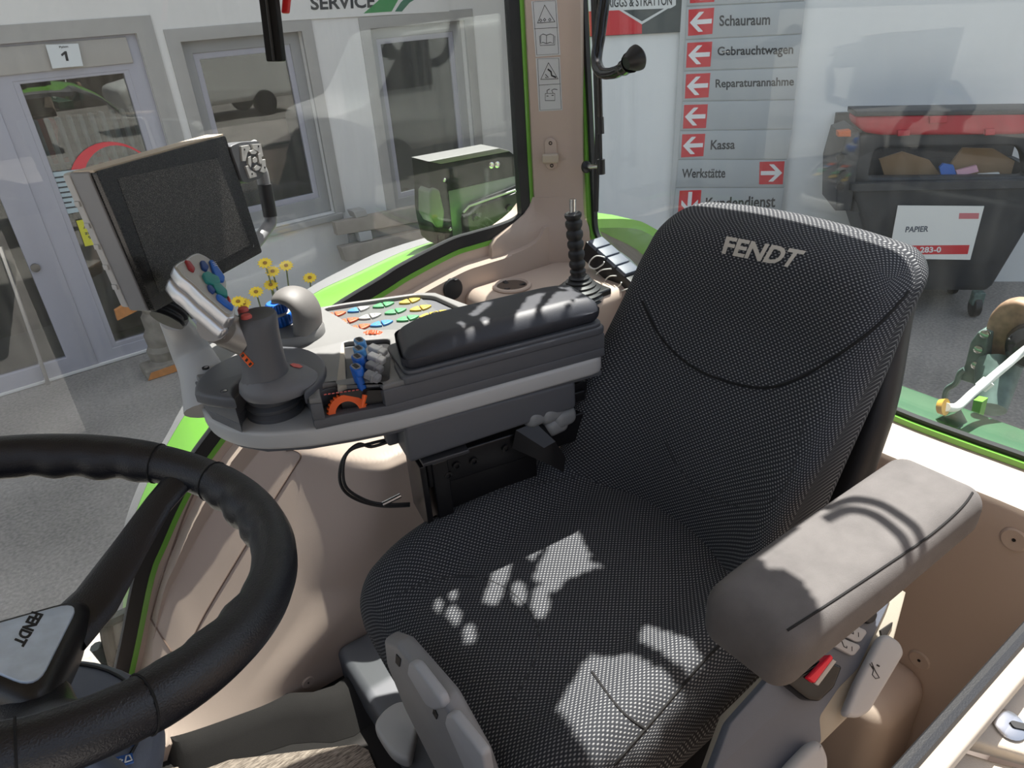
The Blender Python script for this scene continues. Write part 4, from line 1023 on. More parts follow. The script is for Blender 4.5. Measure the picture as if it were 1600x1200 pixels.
# socket cap on the wall
pn_, nn_ = drape(707, 451, bvh(wall_right), 0)
sc = thing('socket_cap', 'black round socket cap on the beige wall', 'socket cap', tuple(pn_))
obj('cap', lathe([(.030, -.004), (.030, .004), (.027, .007), (.004, .008)], pn_, (nn_ + V3((0, 0, .1))), 28), rubber, sc)
tq_ = atp(711, 437, pn_, nn_)
obj('cap_tab', rb(tq_ + nn_ * .003, (.006, .006, .003), .002), rubber, sc)
# lever with gaiter
LB = atz(905, 456, 2.0)
lever = thing('hand_lever', 'black ribbed hand lever with pleated gaiter beside the cup holder', 'lever', tuple(LB))
def lvp(px, py): return atp(px, py, LB, V3((_h.x, _h.y, 0)))
top_ = lvp(895, 332); bot_ = lvp(903, 425)
gp_ = smoothpath([top_, (top_ + bot_) / 2, bot_], 30); rr = []
for i in range(len(gp_)):
    t = i / (len(gp_) - 1); ph = (t * 6.6) % 1
    rr.append(.0165 + .0045 * sstep(.0, .25, ph) * (1 - sstep(.55, 1, ph)) + .001 * (1 - t))
obj('grip', tube(gp_, rr, 18), rubber, lever, 'black ribbed grip')
obj('rod', tube([top_, lvp(895, 311)], .0085, 12), chrome, lever, 'bright rod end')
obj('neck', tube([bot_, lvp(905, 440)], [.019, .022], 16), rubber, lever)
rings = []
for i in range(17):
    t = i / 16; c = lvp(905 - 2 * t, 430 + 44 * t); r = .022 + .048 * sstep(0, .7, t) + (.006 if i % 2 else 0)
    rings.append([c + V3((cos(2 * pi * k / 28) * r * (1.0), sin(2 * pi * k / 28) * r * .9, 0)) for k in range(28)])
obj('gaiter', loft(rings), rubber, lever, 'black pleated gaiter', ang=20)
obj('gaiter_base', xf(rbox((.062, .055, .010), .006, (1, 1, 1), 3), lambda v: LB + V3((-.005, .0, -.002)) + v), black, lever)
# wiring block with white clips under the rear window
wp = [(926, 378), (945, 372), (1005, 442), (1000, 470), (950, 440)]
bx = -1.28
A0 = atx(927, 378, bx); A1 = atx(1010, 452, bx); e1 = (A1 - A0).normalized(); e2 = V3((0, 0, 1)); e2 = (e2 - e1 * e2.dot(e1)).normalized(); e3 = e1.cross(e2)
if e3.x < 0: e3 = -e3
L_ = (A1 - A0).length
blk = thing('coupler_block', 'black block with white wire clips under the rear window', 'block', tuple(A0))
bf = frame(A0, e1, e2, e3)
obj('body', xf(rbox((L_ * .62, .028, .022), .003, (1, 1, 1), 3), lambda v: bf(v + V3((L_ * .58, -.026, .0)))), black, blk)
for k in range(4):
    obj('cover', xf(rbox((.018, .006, .026), .002, (1, 1, 1), 2), lambda v: bf(v + V3((.018 + .041 * k, .005, -.004)))), slate, blk, 'grey cover plate')
for (pts) in ([(945, 402), (932, 400), (922, 408), (921, 416), (930, 420), (941, 414), (944, 409)], [(932, 428), (940, 422), (955, 420)], [(963, 431), (952, 432), (945, 440), (947, 449), (957, 452), (968, 446), (971, 441)], [(958, 463), (968, 456), (985, 450)]):
    obj('wire_clip', tube(smoothpath([atp(x, y, A0 + e3 * .034, e3) for x, y in pts], 5), .0019, 7), white, blk, 'white wire clip')
# labels on the pillar
def on_pillar(px, py, d=0): return atp(px, py, P1, pn) + pn * d
def pillar_plate(pts, d0, d1, mat, name, parent, lab=None):
    V = [on_pillar(x, y, d0) for x, y in pts] + [on_pillar(x, y, d1) for x, y in pts]; n = len(pts)
    F = [tuple(range(n)), tuple(range(n, 2 * n))] + [(i, (i + 1) % n, n + (i + 1) % n, n + i) for i in range(n)]
    return obj(name, (V, F), mat, parent, lab, smooth=False)
def pline(pts, parent, r=.0008, closed=False, mat=None):
    return obj('pictogram', tube([on_pillar(x, y, .0011) for x, y in pts], r, 5, closed), mat or ink, parent)
st1 = thing('warning_label', 'upper white warning label with tractor triangle and open book on the pillar', 'label', tuple(on_pillar(853, 88)))
pillar_plate([(830, 2), (870, 0), (876, 86), (837, 89)], .0002, .0009, decal, 'sticker', st1)
pline([(833, 3), (868, 1), (873, 84), (839, 86)], st1, .0005, True); pline([(835, 45), (871, 43)], st1, .0005)
pline([(851, 8), (867, 34), (840, 36)], st1, .0011, True)
for x, y in ((845, 32), (851, 31), (859, 31)): pline([(x - 2, y), (x, y - 2.5), (x + 2, y), (x, y + 2)], st1, .0008, True)
pline([(845, 55), (849, 53), (854, 55), (860, 53), (865, 55), (865, 68), (860, 66), (854, 68), (848, 66), (845, 68)], st1, .0007, True); pline([(854, 55), (854, 68)], st1, .0006); pline([(843, 56), (844, 71), (867, 70), (867, 56)], st1, .0006)
st2 = thing('warning_label', 'lower white warning label with falling figure and battery on the pillar', 'label', tuple(on_pillar(858, 174)))
pillar_plate([(837, 91), (875, 89), (879, 172), (842, 174)], .0002, .0009, decal, 'sticker', st2)
pline([(840, 92), (873, 91), (877, 170), (844, 172)], st2, .0005, True); pline([(842, 133), (876, 131)], st2, .0005)
pline([(857, 98), (872, 123), (845, 124)], st2, .0011, True)
pline([(856, 108), (861, 112), (862, 118), (869, 121)], st2, .0022); pline([(852, 116), (857, 121), (852, 121)], st2, .0010)
pline([(852, 146), (867, 146), (867, 157), (852, 157)], st2, .0007, True); pline([(855, 145), (855, 141), (859, 139)], st2, .0009); pline([(864, 145), (862, 141), (866, 139), (871, 140)], st2, .0008); pline([(854, 150), (857, 150)], st2, .0009); pline([(862, 149), (865, 149)], st2, .0009)
# coat hook clip
hk = thing('coat_hook', 'beige clip hook with two screws on the pillar', 'hook', tuple(on_pillar(861, 250)))
def pfr(px, py): return frame(on_pillar(px, py), (P2 - P1).normalized() * 1, (0, 0, 1), pn)
op = [(.0165 * cos(a), .0165 * sin(a) + (.026 if 0 <= a < pi else -.026)) for a in [radians(d) for d in range(0, 360, 15)]]
obj('base_plate', plate(op, 0, .006, pfr(861, 240), bev=.002), beige, hk)
obj('clip', xf(rbox((.022, .012, .010), .004, (2, 1, 1), 3), lambda v: pfr(861, 246)(v + V3((0, 0, .012)))), beige_lt, hk, 'pale clip')
for y in (223, 258): obj('screw', lathe([(.005, 0), (.005, .007), (.003, .0072), (.0025, .005)], on_pillar(860.5 if y < 240 else 862.5, y), pn, 14), kickgrey, hk)
# gas strut of the rear window, ball joint, window handle
def rwx(px, py, x=-1.30): return atx(px, py, x)
strut = thing('gas_strut', 'black gas strut with ball joint beside the rear window', 'gas strut', tuple(rwx(930, 262)))
obj('cylinder', tube([rwx(931, -60), rwx(938, 205)], .0075, 12), blackgl, strut)
obj('sleeve', tube([rwx(937.5, 183), rwx(938.5, 209)], .0095, 12), black, strut)
obj('rod', tube([rwx(938, 205), rwx(939, 252)], .0045, 10), M('dark_rod', (60, 62, 64), .25, metal=.8), strut)
obj('ball_socket', tube([rwx(939, 249), rwx(939.5, 272)], .0105, 12), black, strut)
obj('ball_pin', tube([rwx(918, 261), rwx(939, 260)], .006, 12), chrome, strut)
obj('joint_washer', lathe([(.016, 0), (.016, .006), (.008, .008)], rwx(915, 261), (rwx(939, 260) - rwx(915, 261)), 20), black, strut)
for k, dx in enumerate((0,)):
    obj('guide_profile', tube([rwx(926, -60, -1.32), rwx(934, 200, -1.32), rwx(931, 330, -1.32)], .0075, 8), rubber, strut)
hand = thing('window_handle', 'black curved handle on the rear window', 'handle', tuple(rwx(990, 90, -1.22)))
hp = [rwx(x, y, -1.24 + .02 * t) for t, (x, y) in enumerate([(949, -50), (944, 0), (937, 55), (932, 95), (940, 113), (958, 114), (975, 106), (986, 97)])]
obj('grip', tube(smoothpath(hp, 6), [.0135] * 14 + [.013] * 10 + [.012] * 6 + [.0125] * 6 + [.016] * 5 + [.019, .021], 14), blackgl, hand)
ce = rwx(992, 92, -1.10); cdir = (CR * .75 - CD * .45 + CF * .2).normalized()
obj('end_cap', lathe([(.012, -.022), (.019, -.010), (.024, .0), (.025, .008), (.020, .013), (.004, .014)], ce, cdir, 24), black, hand)

# bar hanging at the top left, red tab
hb = thing('hanging_bar', 'black square bar hanging at the top left', 'bar', tuple(aty(434, 95, -1.2)))
a, b = aty(432, 96, -1.2), aty(414, -60, -1.2); ax = (b - a).normalized()
obj('bar', xf(rbox((.0125, .0125, (b - a).length / 2), .003, (1, 1, 1), 3), frame((a + b) / 2, CR, ax.cross(CR).normalized(), ax)), M('matt_black', (12, 12, 13), .6, spec=.2), hb)
obj('bar_slot', tube([aty(428, 95, -1.186), aty(410, -50, -1.186)], .0022, 6), ink, hb)
rt = thing('red_tab', 'red plastic tab hanging beside the black bar', 'tab', tuple(aty(446, 20, -1.22)))
a, b = aty(446, 21, -1.22), aty(452, -40, -1.22); ax = (b - a).normalized()
obj('tab', xf(rbox((.006, .005, (b - a).length / 2), .003, (1, 1, 2), 3), frame((a + b) / 2, CR, ax.cross(CR).normalized(), ax)), redpaint, rt)

# open door edge at the lower right
dq = [(1602, 985), (1588, 990), (1580, 1012), (1560, 1040), (1535, 1065), (1525, 1085), (1522, 1100), (1497, 1148), (1500, 1156), (1560, 1172), (1640, 1195), (1760, 1200), (1800, 900)]
dn_ = V3((.1, .25, 1)).normalized(); d0 = V3((-.48, -.095, 2.17))
de = V3((1, 0, 0)); de = (de - dn_ * de.dot(dn_)).normalized(); df_ = dn_.cross(de)
def d2(px, py): p = atp(px, py, d0, dn_) - d0; return (p.dot(de), p.dot(df_))
dfn = frame(d0, de, df_, dn_)
dt = thing('door_trim', 'cream moulded door trim with a lock at the lower right', 'door trim', tuple(d0))
obj('panel', plate(rounded([d2(*q) for q in dq], .006, 3), -.016, .004, dfn, bev=.004), beige_lt, dt, ang=60)
dq2 = [(1497, 1160), (1478, 1175), (1466, 1200), (1450, 1260), (1620, 1300), (1640, 1200), (1560, 1180)]
obj('lower_panel', plate(rounded([d2(*q) for q in dq2], .006, 3), -.024, -.010, dfn, bev=.004), beige_lt, dt, ang=60)
lc = dfn(V3((*d2(1572, 1137), .004)))
lk = obj('lock', lathe([(.012, 0), (.012, .002), (.009, .003), (.002, .003)], lc, dn_, 24), chrome, dt, 'bright metal lock')
obj('key_slot', plate(rounded([d2(*q) for q in [(1570, 1134), (1574, 1132), (1612, 1142), (1612, 1150), (1576, 1143)]], .002, 2), .006, .0085, dfn), ink, lk)

# ================================================================== OUTSIDE: TRACTOR
grn = [(190, 975), (196, 890), (204, 827), (230, 755), (265, 687), (306, 625), (395, 528), (485, 462), (550, 430), (625, 395), (682, 376), (740, 362), (800, 352)]
fl = [(182, 975), (186, 888), (193, 825), (219, 752), (257, 687), (300, 613), (388, 522), (475, 455), (540, 419), (600, 391), (680, 369), (740, 355), (800, 345)]
outer = [aty(x, y, -2.08) for x, y in grn]; flr = [aty(x, y, -2.2) for x, y in fl]
inner_px = [(212, 1010), (218, 960), (235, 905), (258, 850), (290, 780), (330, 712), (420, 600), (520, 508), (600, 458), (680, 410), (735, 386), (780, 374), (825, 352)]
inner = [aty(x, y, -1.67) for x, y in inner_px]
for p, q, r_ in ((V3((-1.62, -1.67, 2.03)), V3((-1.60, -2.0, 2.0)), V3((-1.58, -2.12, 1.985))), (V3((-1.78, -1.67, 1.96)), V3((-1.76, -1.9, 1.915)), V3((-1.75, -1.97, 1.905))), (V3((-2.0, -1.67, 1.80)), V3((-1.95, -1.9, 1.79)), V3((-1.95, -1.97, 1.785))), (V3((-2.2, -1.67, 1.55)), V3((-2.15, -1.9, 1.55)), V3((-2.15, -1.97, 1.55)))):
    inner.append(p); outer.append(q); flr.append(r_)
mud = thing('mudguard', 'green mudguard with grey outer flare outside the side window', 'mudguard', tuple(V3((-.6, -1.9, 1.2))))
io = [smoothpath(inner, 4), smoothpath(outer, 4), smoothpath(flr, 4)]
rings = []
for a, b in zip(io[0], io[1]):
    m = (a + b) / 2 + V3((0, 0, .012)); rings.append([a, a * .7 + b * .3 + V3((0, 0, .010)), m, a * .3 + b * .7 + V3((0, 0, .010)), b, b - V3((.02, 0, .03)), m - V3((.02, 0, .04)), a - V3((.0, 0, .03))])
obj('green_panel', loft(rings), green, mud, 'bright green panel', ang=50)
rings = [[a + V3((0, .004, .002)), a * .5 + b * .5 + V3((0, 0, .012)), b, b - V3((.01, 0, .05)), a - V3((.01, 0, .03))] for a, b in zip(io[1], io[2])]
obj('outer_flare', loft(rings), flare, mud, 'grey rubber outer flare', ang=50)
# rear lamp bracket seen through the side window
LY = -1.88
lamp = thing('lamp_bracket', 'dark lamp bracket with mirror glass and black arm above the mudguard', 'lamp bracket', tuple(aty(700, 385, LY)))
def ly(px, py, d=0): return aty(px, py, LY + d)
def lpl(pts, d0, d1, bev=.002, rnd=.0):
    q = [(ly(x, y).x, ly(x, y).z) for x, y in pts]
    return plate(rounded(q, rnd, 3) if rnd else q, d0, d1, lambda v: V3((v.x, LY + v.z, v.y)), bev=bev)
hsm = M('dark_green_grey_housing', (22, 26, 28), .75, vary=.2, vscale=30, spec=.06)
obj('housing', lpl([(669, 254), (688, 256), (796, 236), (824, 257), (826, 271), (701, 298), (709, 374), (692, 386), (683, 378), (676, 350), (673, 330), (672, 290)], -.10, .0, .003), hsm, lamp, 'dark housing')
obj('top_plate', lpl([(668, 252), (688, 256), (797, 236), (779, 231)], -.1, .004, .002), deckgrey, lamp, 'pale top edge')
mirror_m = M('greenish_mirror', (104, 120, 115), .3, metal=.2)
obj('mirror_glass', lpl([(702, 299), (826, 271), (827, 282), (772, 303), (735, 318), (722, 340), (724, 366), (710, 377)], -.04, -.006, .001), mirror_m, lamp, 'greenish mirror glass')
obj('black_arm', lpl([(722, 335), (732, 322), (800, 298), (828, 285), (829, 352), (790, 366), (740, 380), (712, 380), (726, 366)], -.03, .03, .006, .01), black, lamp, 'black arm')
obj('gap_shade', lpl([(690, 404), (712, 378), (829, 345), (829, 368), (806, 384), (760, 396)], -.02, .02, .004), black, lamp, 'black lower arm bracket')  # black sheet where the gap between mudguard and window lies in shade
obj('arm_edge', tube([ly(x, y, .03) for x, y in [(724, 332), (733, 322), (770, 309), (805, 297), (807, 302)]], .0035, 8), ltgrey, lamp)
obj('side_lens', lpl([(668, 300), (674, 292), (684, 296), (692, 330), (690, 355), (680, 355), (668, 335)], -.06, .012, .006, .006), M('olive_lens', (92, 104, 84), .3), lamp, 'olive side lens')
for px, py, r in ((681, 328, .009), (694, 281, .006), (703, 358, .006), (767, 258, .010), (776, 257, .010), (744, 340, .012), (796, 325, .012)):
    obj('bolt', lathe([(r, -.002), (r, .004), (r * .6, .006), (r * .3, .005)], ly(px, py, .034 if px in (744, 796) else .002), (0, 1, 0), 14), chrome if px < 790 and px != 744 else black, lamp)
obj('lamp_clip', lpl([(684, 368), (694, 366), (695, 378), (686, 381)], .0, .004, .001), ink, lamp)
# rear hitch: lower beam, catch hook, cable
beam = thing('rear_beam', 'dark green rear cross beam just below the rear window', 'beam', (-1.6, -.6, 1.6))
b0, b1 = atx(1390, 625, -1.62), atx(1640, 722, -1.62)
obj('beam', rb((-1.62, (b0.y + b1.y) / 2, (b0.z + b1.z) / 2 - .055), (.10, .62, .055), .012), greendk, beam)
obj('beam_edge', rb((-1.53, (b0.y + b1.y) / 2, (b0.z + b1.z) / 2 - .010), (.008, .62, .006), .002), keygr, beam)
lkq = [atx(x, y, -1.75) for x, y in [(1511, 678), (1521, 625), (1535, 628), (1528, 655), (1520, 680)]]
obj('lug', loft([[p + V3((.0, 0, 0)) for p in lkq], [p + V3((-.03, 0, 0)) for p in lkq]]), green, beam, 'bright green lug')
for a_, b_ in (((1474, 648), (1492, 672)), ((1487, 645), (1497, 664))):
    obj('hose_end', tube([atx(*a_, -1.6), atx(*b_, -1.6)], .02, 12), greendk, beam, 'dark green hose end')
hook = thing('top_link_hook', 'worn grey catch hook of the top link behind the rear window', 'hook', tuple(atx(1530, 600, -1.95)))
def hx(px, py, d=0): return atx(px, py, -1.95 + d)
def hpl(pts, d0, d1, bev=.003, rnd=0):
    q = [(hx(x, y).y, hx(x, y).z) for x, y in pts]
    return plate(rounded(q, rnd, 3) if rnd else q, d0, d1, lambda v: V3((-1.95 + v.z, v.x, v.y)), bev=bev)
obj('claw', hpl([(1538, 512), (1545, 492), (1562, 474), (1585, 469), (1620, 480), (1640, 500), (1640, 540), (1600, 545), (1590, 520), (1583, 530), (1582, 560), (1570, 590), (1545, 590), (1543, 545)], -.05, .0, .012, .012), rust, hook, 'rusty hook claw')
obj('latch', hpl([(1536, 513), (1553, 517), (1548, 560), (1536, 598), (1525, 594), (1506, 588), (1516, 562), (1524, 530)], -.03, .03, .006, .005), hookm, hook, 'worn latch lever')
obj('link_tube', tube([hx(1560, 570), hx(1548, 640, .1)], [.055, .035], 16), hookm, hook)
obj('ball', lathe([(.005, -.05), (.04, -.045), (.055, -.02), (.055, .02), (.04, .045), (.005, .05)], hx(1612, 540, .02), (1, .4, 0), 20), blackgl, hook, 'dark ball')
for px, py in ((1540, 521), (1530, 545), (1526, 570)):
    obj('bolt', lathe([(.011, 0), (.011, .008), (.005, .010)], hx(px, py, .03), (1, 0, 0), 10), chrome, hook)
obj('latch_rod', tube(smoothpath([hx(x, y, .03) for x, y in [(1508, 577), (1500, 583), (1494, 598), (1480, 608), (1476, 622)]], 4), .008, 8), hookm, hook)
cab_ = thing('pull_cable', 'white pull cable with yellow end sleeve behind the rear window', 'cable', tuple(atx(1475, 636, -1.5)))
cpth = [atx(x, y, -1.5 - .05 * i) for i, (x, y) in enumerate([(1478, 636), (1492, 637), (1503, 630), (1520, 614), (1540, 598), (1570, 573), (1600, 548), (1680, 488)])]
obj('cable', tube(smoothpath(cpth, 5), .0095, 12), white, cab_)
obj('ferrule', tube([atx(1532, 606, -1.72), atx(1545, 595, -1.73)], .0145, 12), white, cab_)
obj('end_sleeve', tube([atx(1468, 635, -1.5), atx(1478, 636, -1.5)], [.016, .019], 14), M('yellow_brown_sleeve', (196, 150, 50), .5), cab_, 'yellow end sleeve')
# step grating seen low through the front corner of the window
step = thing('side_step', 'dark metal step beside the wheel low on the left', 'step', tuple(aty(175, 1010, -1.9)))
for a_, b_ in (((160, 975), (205, 955)), ((160, 1030), (205, 1020)), ((165, 975), (180, 1075)), ((150, 1010), (190, 1060))):
    obj('step_bar', tube([aty(*a_, -1.95), aty(*b_, -1.95)], .018, 8), hsm, step)

sp_ = [aty(x, y, -1.97) for x, y in [(168, 968), (206, 952), (203, 1022), (176, 1032)]]
obj('step_plate', loft([sp_, [p - V3((0, .02, 0)) for p in sp_]]), flare, step, 'grey step plate')
# ================================================================== OUTSIDE: YARD AND BUILDING
struct('ground', rb((0, 0, -.05), (60, 60, .05), .0), asph)
LA = atz(0, 620, 0); LD = (atz(230, 550, 0) - LA).normalized(); LN = V3((LD.y, -LD.x, 0))
if LN.y < 0: LN = -LN
def lw(px, py, d=0):
    p = atp(px, py, LA + LN * d, LN) - LA; return (p.dot(LD), p.z)
lf = lambda v: LA + LD * v[0] + V3((0, 0, 1)) * v[1] + LN * v[2]
HB = 15.0
def rect(s0, s1, z0, z1): return [(s0, z0), (s1, z0), (s1, z1), (s0, z1)]
W1 = (2.20, 3.28, .86, 2.53); W2 = (3.98, 5.10, .66, 2.50); DR = (-1.30, 1.88, .0, 2.62)
bld = thing('workshop_building', 'pale rendered workshop building with grey framed windows and glass door', 'building', tuple(lf((2, 0, 0))))
obj('front_wall', plate(rect(-6, 6.3, -.05, HB), -.30, 0, lf, holes=[rect(*W1), rect(*W2), rect(DR[0], DR[1], .02, DR[3])]), facade, bld, 'pale front wall')
obj('interior', plate(rect(-6, 6.3, 0, HB), -1.6, -1.5, lf), dark_in, bld, 'dark interior')  # painted dark so the panes look onto unlit rooms
for (s0, s1, z0, z1) in (W1, W2):
    wn = obj('window', plate(rect(s0, s1, z0, z1), -.16, -.08, lf, holes=[rect(s0 + .10, s1 - .10, z0 + .16, z1 - .10)], bev=.008), winframe, bld, 'grey framed window')
    obj('sash', plate(rect(s0 + .09, s1 - .09, z0 + .15, z1 - .09), -.14, -.095, lf, holes=[rect(s0 + .15, s1 - .15, z0 + .21, z1 - .15)], bev=.006), alu, wn)
    obj('pane', plate(rect(s0 + .14, s1 - .14, z0 + .20, z1 - .14), -.125, -.117, lf), shopglass, wn)
    obj('reveal', plate(rect(s0 - .11, s1 + .11, z0 - .02, z1 + .10), -.02, .012, lf, holes=[rect(s0, s1, z0 - .01, z1)], bev=.002), reveal, wn, 'stone surround')
    obj('sill', plate(rect(s0 - .06, s1 + .06, z0 - .07, z0 - .01), -.1, .06, lf, bev=.006), reveal, wn)
# curtain and things seen dimly behind the windows
# glass door: transom box, frames, two leaves
dfm = obj('door_frame', plate(rect(DR[0], DR[1], .0, DR[3]), -.14, -.03, lf, holes=[rect(-1.2, .70, .06, 2.30), rect(.93, 1.75, .12, 2.36)], bev=.008), alu, bld, 'lilac grey aluminium door frame')
obj('door_leaf', plate(rect(-1.15, .78, .02, 2.32), -.10, -.02, lf, holes=[rect(-1.0, .56, .16, 2.22)], bev=.008), alu, bld, 'left door leaf')
obj('door_pane', plate(rect(-1.02, .58, .14, 2.24), -.07, -.06, lf), shopglass, bld)
obj('side_leaf', plate(rect(.90, 1.79, .06, 2.40), -.11, -.035, lf, holes=[rect(.97, 1.71, .16, 2.34)], bev=.008), alu, bld, 'right glazed leaf')
obj('side_pane', plate(rect(.95, 1.73, .14, 2.36), -.08, -.07, lf), shopglass, bld)
obj('transom', plate(rect(DR[0], 1.80, 2.41, 2.60), -.05, -.012, lf, bev=.004), M('transom_grey', (170, 164, 156), .6), bld, 'grey transom panel')
hp = [lw(0, 385, .05), lw(30, 470, .05), lw(76, 602, .05)]
obj('pull_handle', tube([lf((a, b, .05)) for a, b in [hp[0], hp[1], hp[2]]], .018, 10), chrome, bld, 'long steel pull handle')
obj('door_lock', lathe([(.035, 0), (.035, .02), (.02, .022), (.003, .022)], lf((*lw(55, 418, -.02), -.02)), LN, 18), M('lock_steel', (120, 118, 116), .35, metal=.8), bld)
obj('reveal_band', plate(rect(DR[0] - .1, DR[1] + .14, 0, DR[3] + .12), -.01, .012, lf, holes=[rect(DR[0], DR[1], -.01, DR[3])]), reveal, bld, 'stone door surround')
# number sheet above the door
def wall_sheet(name, pts, lab, cat, mat, d=.02, th=.004, group=None):
    t = thing(name, lab, cat, tuple(lf((*lw(*pts[0], d), d))), group)
    o = obj('sheet', plate([lw(*p, d) for p in pts], d, d + th, lf), mat, t); return t
def wtext(s, q, d, mat, parent, bold=.02, name='lettering'):
    qq = [lw(*p, d) for p in q]
    def fn(v):
        u_, v_ = v.x, v.y
        t = [qq[0][i] + (qq[1][i] - qq[0][i]) * u_ for i in (0, 1)]; b = [qq[3][i] + (qq[2][i] - qq[3][i]) * u_ for i in (0, 1)]
        return lf((t[0] * v_ + b[0] * (1 - v_), t[1] * v_ + b[1] * (1 - v_), d + .0008))
    return obj(name, text(s, 1, 0, bold, 0, fn, unit=True), mat, parent, smooth=False)
t = wall_sheet('number_sheet', [(71, 70), (122, 68), (130, 103), (82, 107)], 'white sheet with a black 1 above the glass door', 'sign', paper)
obj('lettering', plate([lw(*p, .025) for p in [(95, 85), (101, 80), (104, 80), (107.5, 95), (103.5, 95.4), (101, 85), (97, 88)]], .0235, .0255, lf), ink, t); wtext('Pylon', [(92, 72), (106, 71), (107, 75), (93, 76)], .026, ink, t)
t = wall_sheet('door_notice', [(76, 270), (127, 264), (138, 328), (96, 336)], 'pale blue printed notice on the glass door', 'notice', note_b, -.05)
for k in range(7): obj('text_line', plate([lw(*p, -.044) for p in [(82 + k * 2.0, 277 + k * 8), (118 + k * 2 - (k % 3) * 8, 272.5 + k * 8 + (k % 3)), (118 + k * 2 - (k % 3) * 8, 275 + k * 8 + (k % 3)), (82 + k * 2.0, 279.5 + k * 8)]], -.0455, -.044, lf), letterdk, t)
t = wall_sheet('door_notice', [(119, 345), (164, 336), (180, 376), (133, 385)], 'yellow printed notice on the glass door', 'notice', note_y, -.05)
wtext('Agrarmesse', [(129, 354), (168, 347), (169, 352), (131, 359)], -.0455, letterdk, t); wtext('zu kaufen', [(131, 362), (170, 355), (171, 360), (133, 367)], -.0455, letterdk, t); wtext('9801 - 90', [(137, 369), (172, 363), (173, 368), (139, 374)], -.0455, letterdk, t)
# red round poster behind the pane, red machine and fins dimly behind the glass
pc_ = lw(178, 300, -.2)
poster = thing('round_poster', 'large red ring poster on the glass door', 'poster', tuple(lf((pc_[0], pc_[1], -.2))))
cA = (lw(186, 298, -.06)[0], lw(186, 298, -.06)[1])
ringo = [(cA[0] + .36 * cos(a), cA[1] + .40 * sin(a)) for a in [2 * pi * k / 40 for k in range(40)]]; ringi = [(cA[0] + .045 + .30 * cos(a), cA[1] + .365 * sin(a)) for a in [2 * pi * k / 40 for k in range(40)]]
obj('ring', plate(ringo, -.062, -.058, lf, holes=[ringi]), redsign, poster)
machine = thing('red_machine', 'red machine standing dimly behind the glass door', 'machine', tuple(lf((1.2, 0, -.9))))
obj('body', xf(rbox((.36, .35, .25), .08, (2, 2, 2), 4), lambda v: lf((1.15 + v.x, 1.45 + v.y * .6, -.72 + v.z))), redpaint, machine)
obj('chute', xf(rbox((.14, .16, .1), .05, (1, 1, 1), 3), lambda v: lf((1.02 + v.x + v.y * .3, 1.86 + v.y, -.7 + v.z))), redpaint, machine)
obj('stand', xf(rbox((.3, .6, .2), .03, (1, 1, 1), 3), lambda v: lf((1.15 + v.x, .65 + v.y, -.75 + v.z))), black, machine)
obj('handle_bar', tube([lf((.82, 1.66, -.45)), lf((1.46, 1.66, -.45))], .025, 8), ltgrey, machine)
fins = thing('fin_radiator', 'grey ribbed radiator behind the glass door', 'radiator', tuple(lf((1.3, 1.6, -1.2))))
for k in range(11):
    s = .92 + .082 * k
    obj('fin', xf(rbox((.018, .42, .05), .017, (1, 2, 1), 3), lambda v: lf((s + v.x, 1.64 + v.y, -.30 + v.z))), M('fin_grey', (190, 194, 192), .5) if k == 0 else bpy.data.materials['fin_grey'], fins)
# SERVICE board with green swoosh
svc = thing('service_board', 'board with dark SERVICE lettering and green swoosh above the windows', 'sign', tuple(lf((*lw(540, 5), .02))))
obj('board', plate([lw(*p, .015) for p in [(430, -60), (700, -80), (702, 18), (432, 33)]], .013, .016, lf), facade, svc)
wtext('SERVICE', [(484, -5), (585, -10), (586, 12), (486, 16)], .017, letterdk, svc, .03)
obj('swoosh', plate([lw(*p, .017) for p in [(568, 21), (590, 2), (606, -14), (640, -30), (634, -16), (622, 0), (612, 18)]], .0165, .018, lf), M('sign_green', (58, 140, 78), .5), svc, 'green swoosh')
obj('swoosh', plate([lw(*p, .017) for p in [(617, 18), (626, 4), (642, -12), (690, -40), (664, -10), (640, 4), (628, 18)]], .0165, .018, lf), M('sign_green_dark', (48, 110, 84), .5), svc, 'dark green swoosh')
# plank bench against the wall
bench = thing('plank_bench', 'grey tan plank bench standing against the pale wall', 'bench', tuple(lf((3.9, 0, .2))))
def lpl2(pts, d0, d1, bev=.006): return plate([lw(*p, d1) for p in pts], d0, d1, lf, bev=bev)
obj('plank', lpl2([(523, 348), (700, 312), (700, 339), (528, 368)], .25, .33), plank, bench, 'upper plank')
obj('plank', lpl2([(533, 387), (700, 352), (720, 380), (541, 409)], .25, .36), plank, bench, 'lower plank')
obj('bench_back', lpl2([(545, 366), (700, 336), (700, 360), (548, 388)], .2, .24), M('grey_board', (138, 138, 136), .8), bench)
obj('block', lpl2([(552, 331), (571, 327), (575, 337), (557, 341)], .18, .33), reveal, bench, 'upper block')
obj('block', lpl2([(560, 363), (580, 360), (583, 374), (564, 378)], .2, .33), ltgrey, bench, 'lower block')
for s in (3.5, 4.6): obj('leg', rb(lf((s, .19, .22)), (.05, .05, .19), .01), plank, bench)
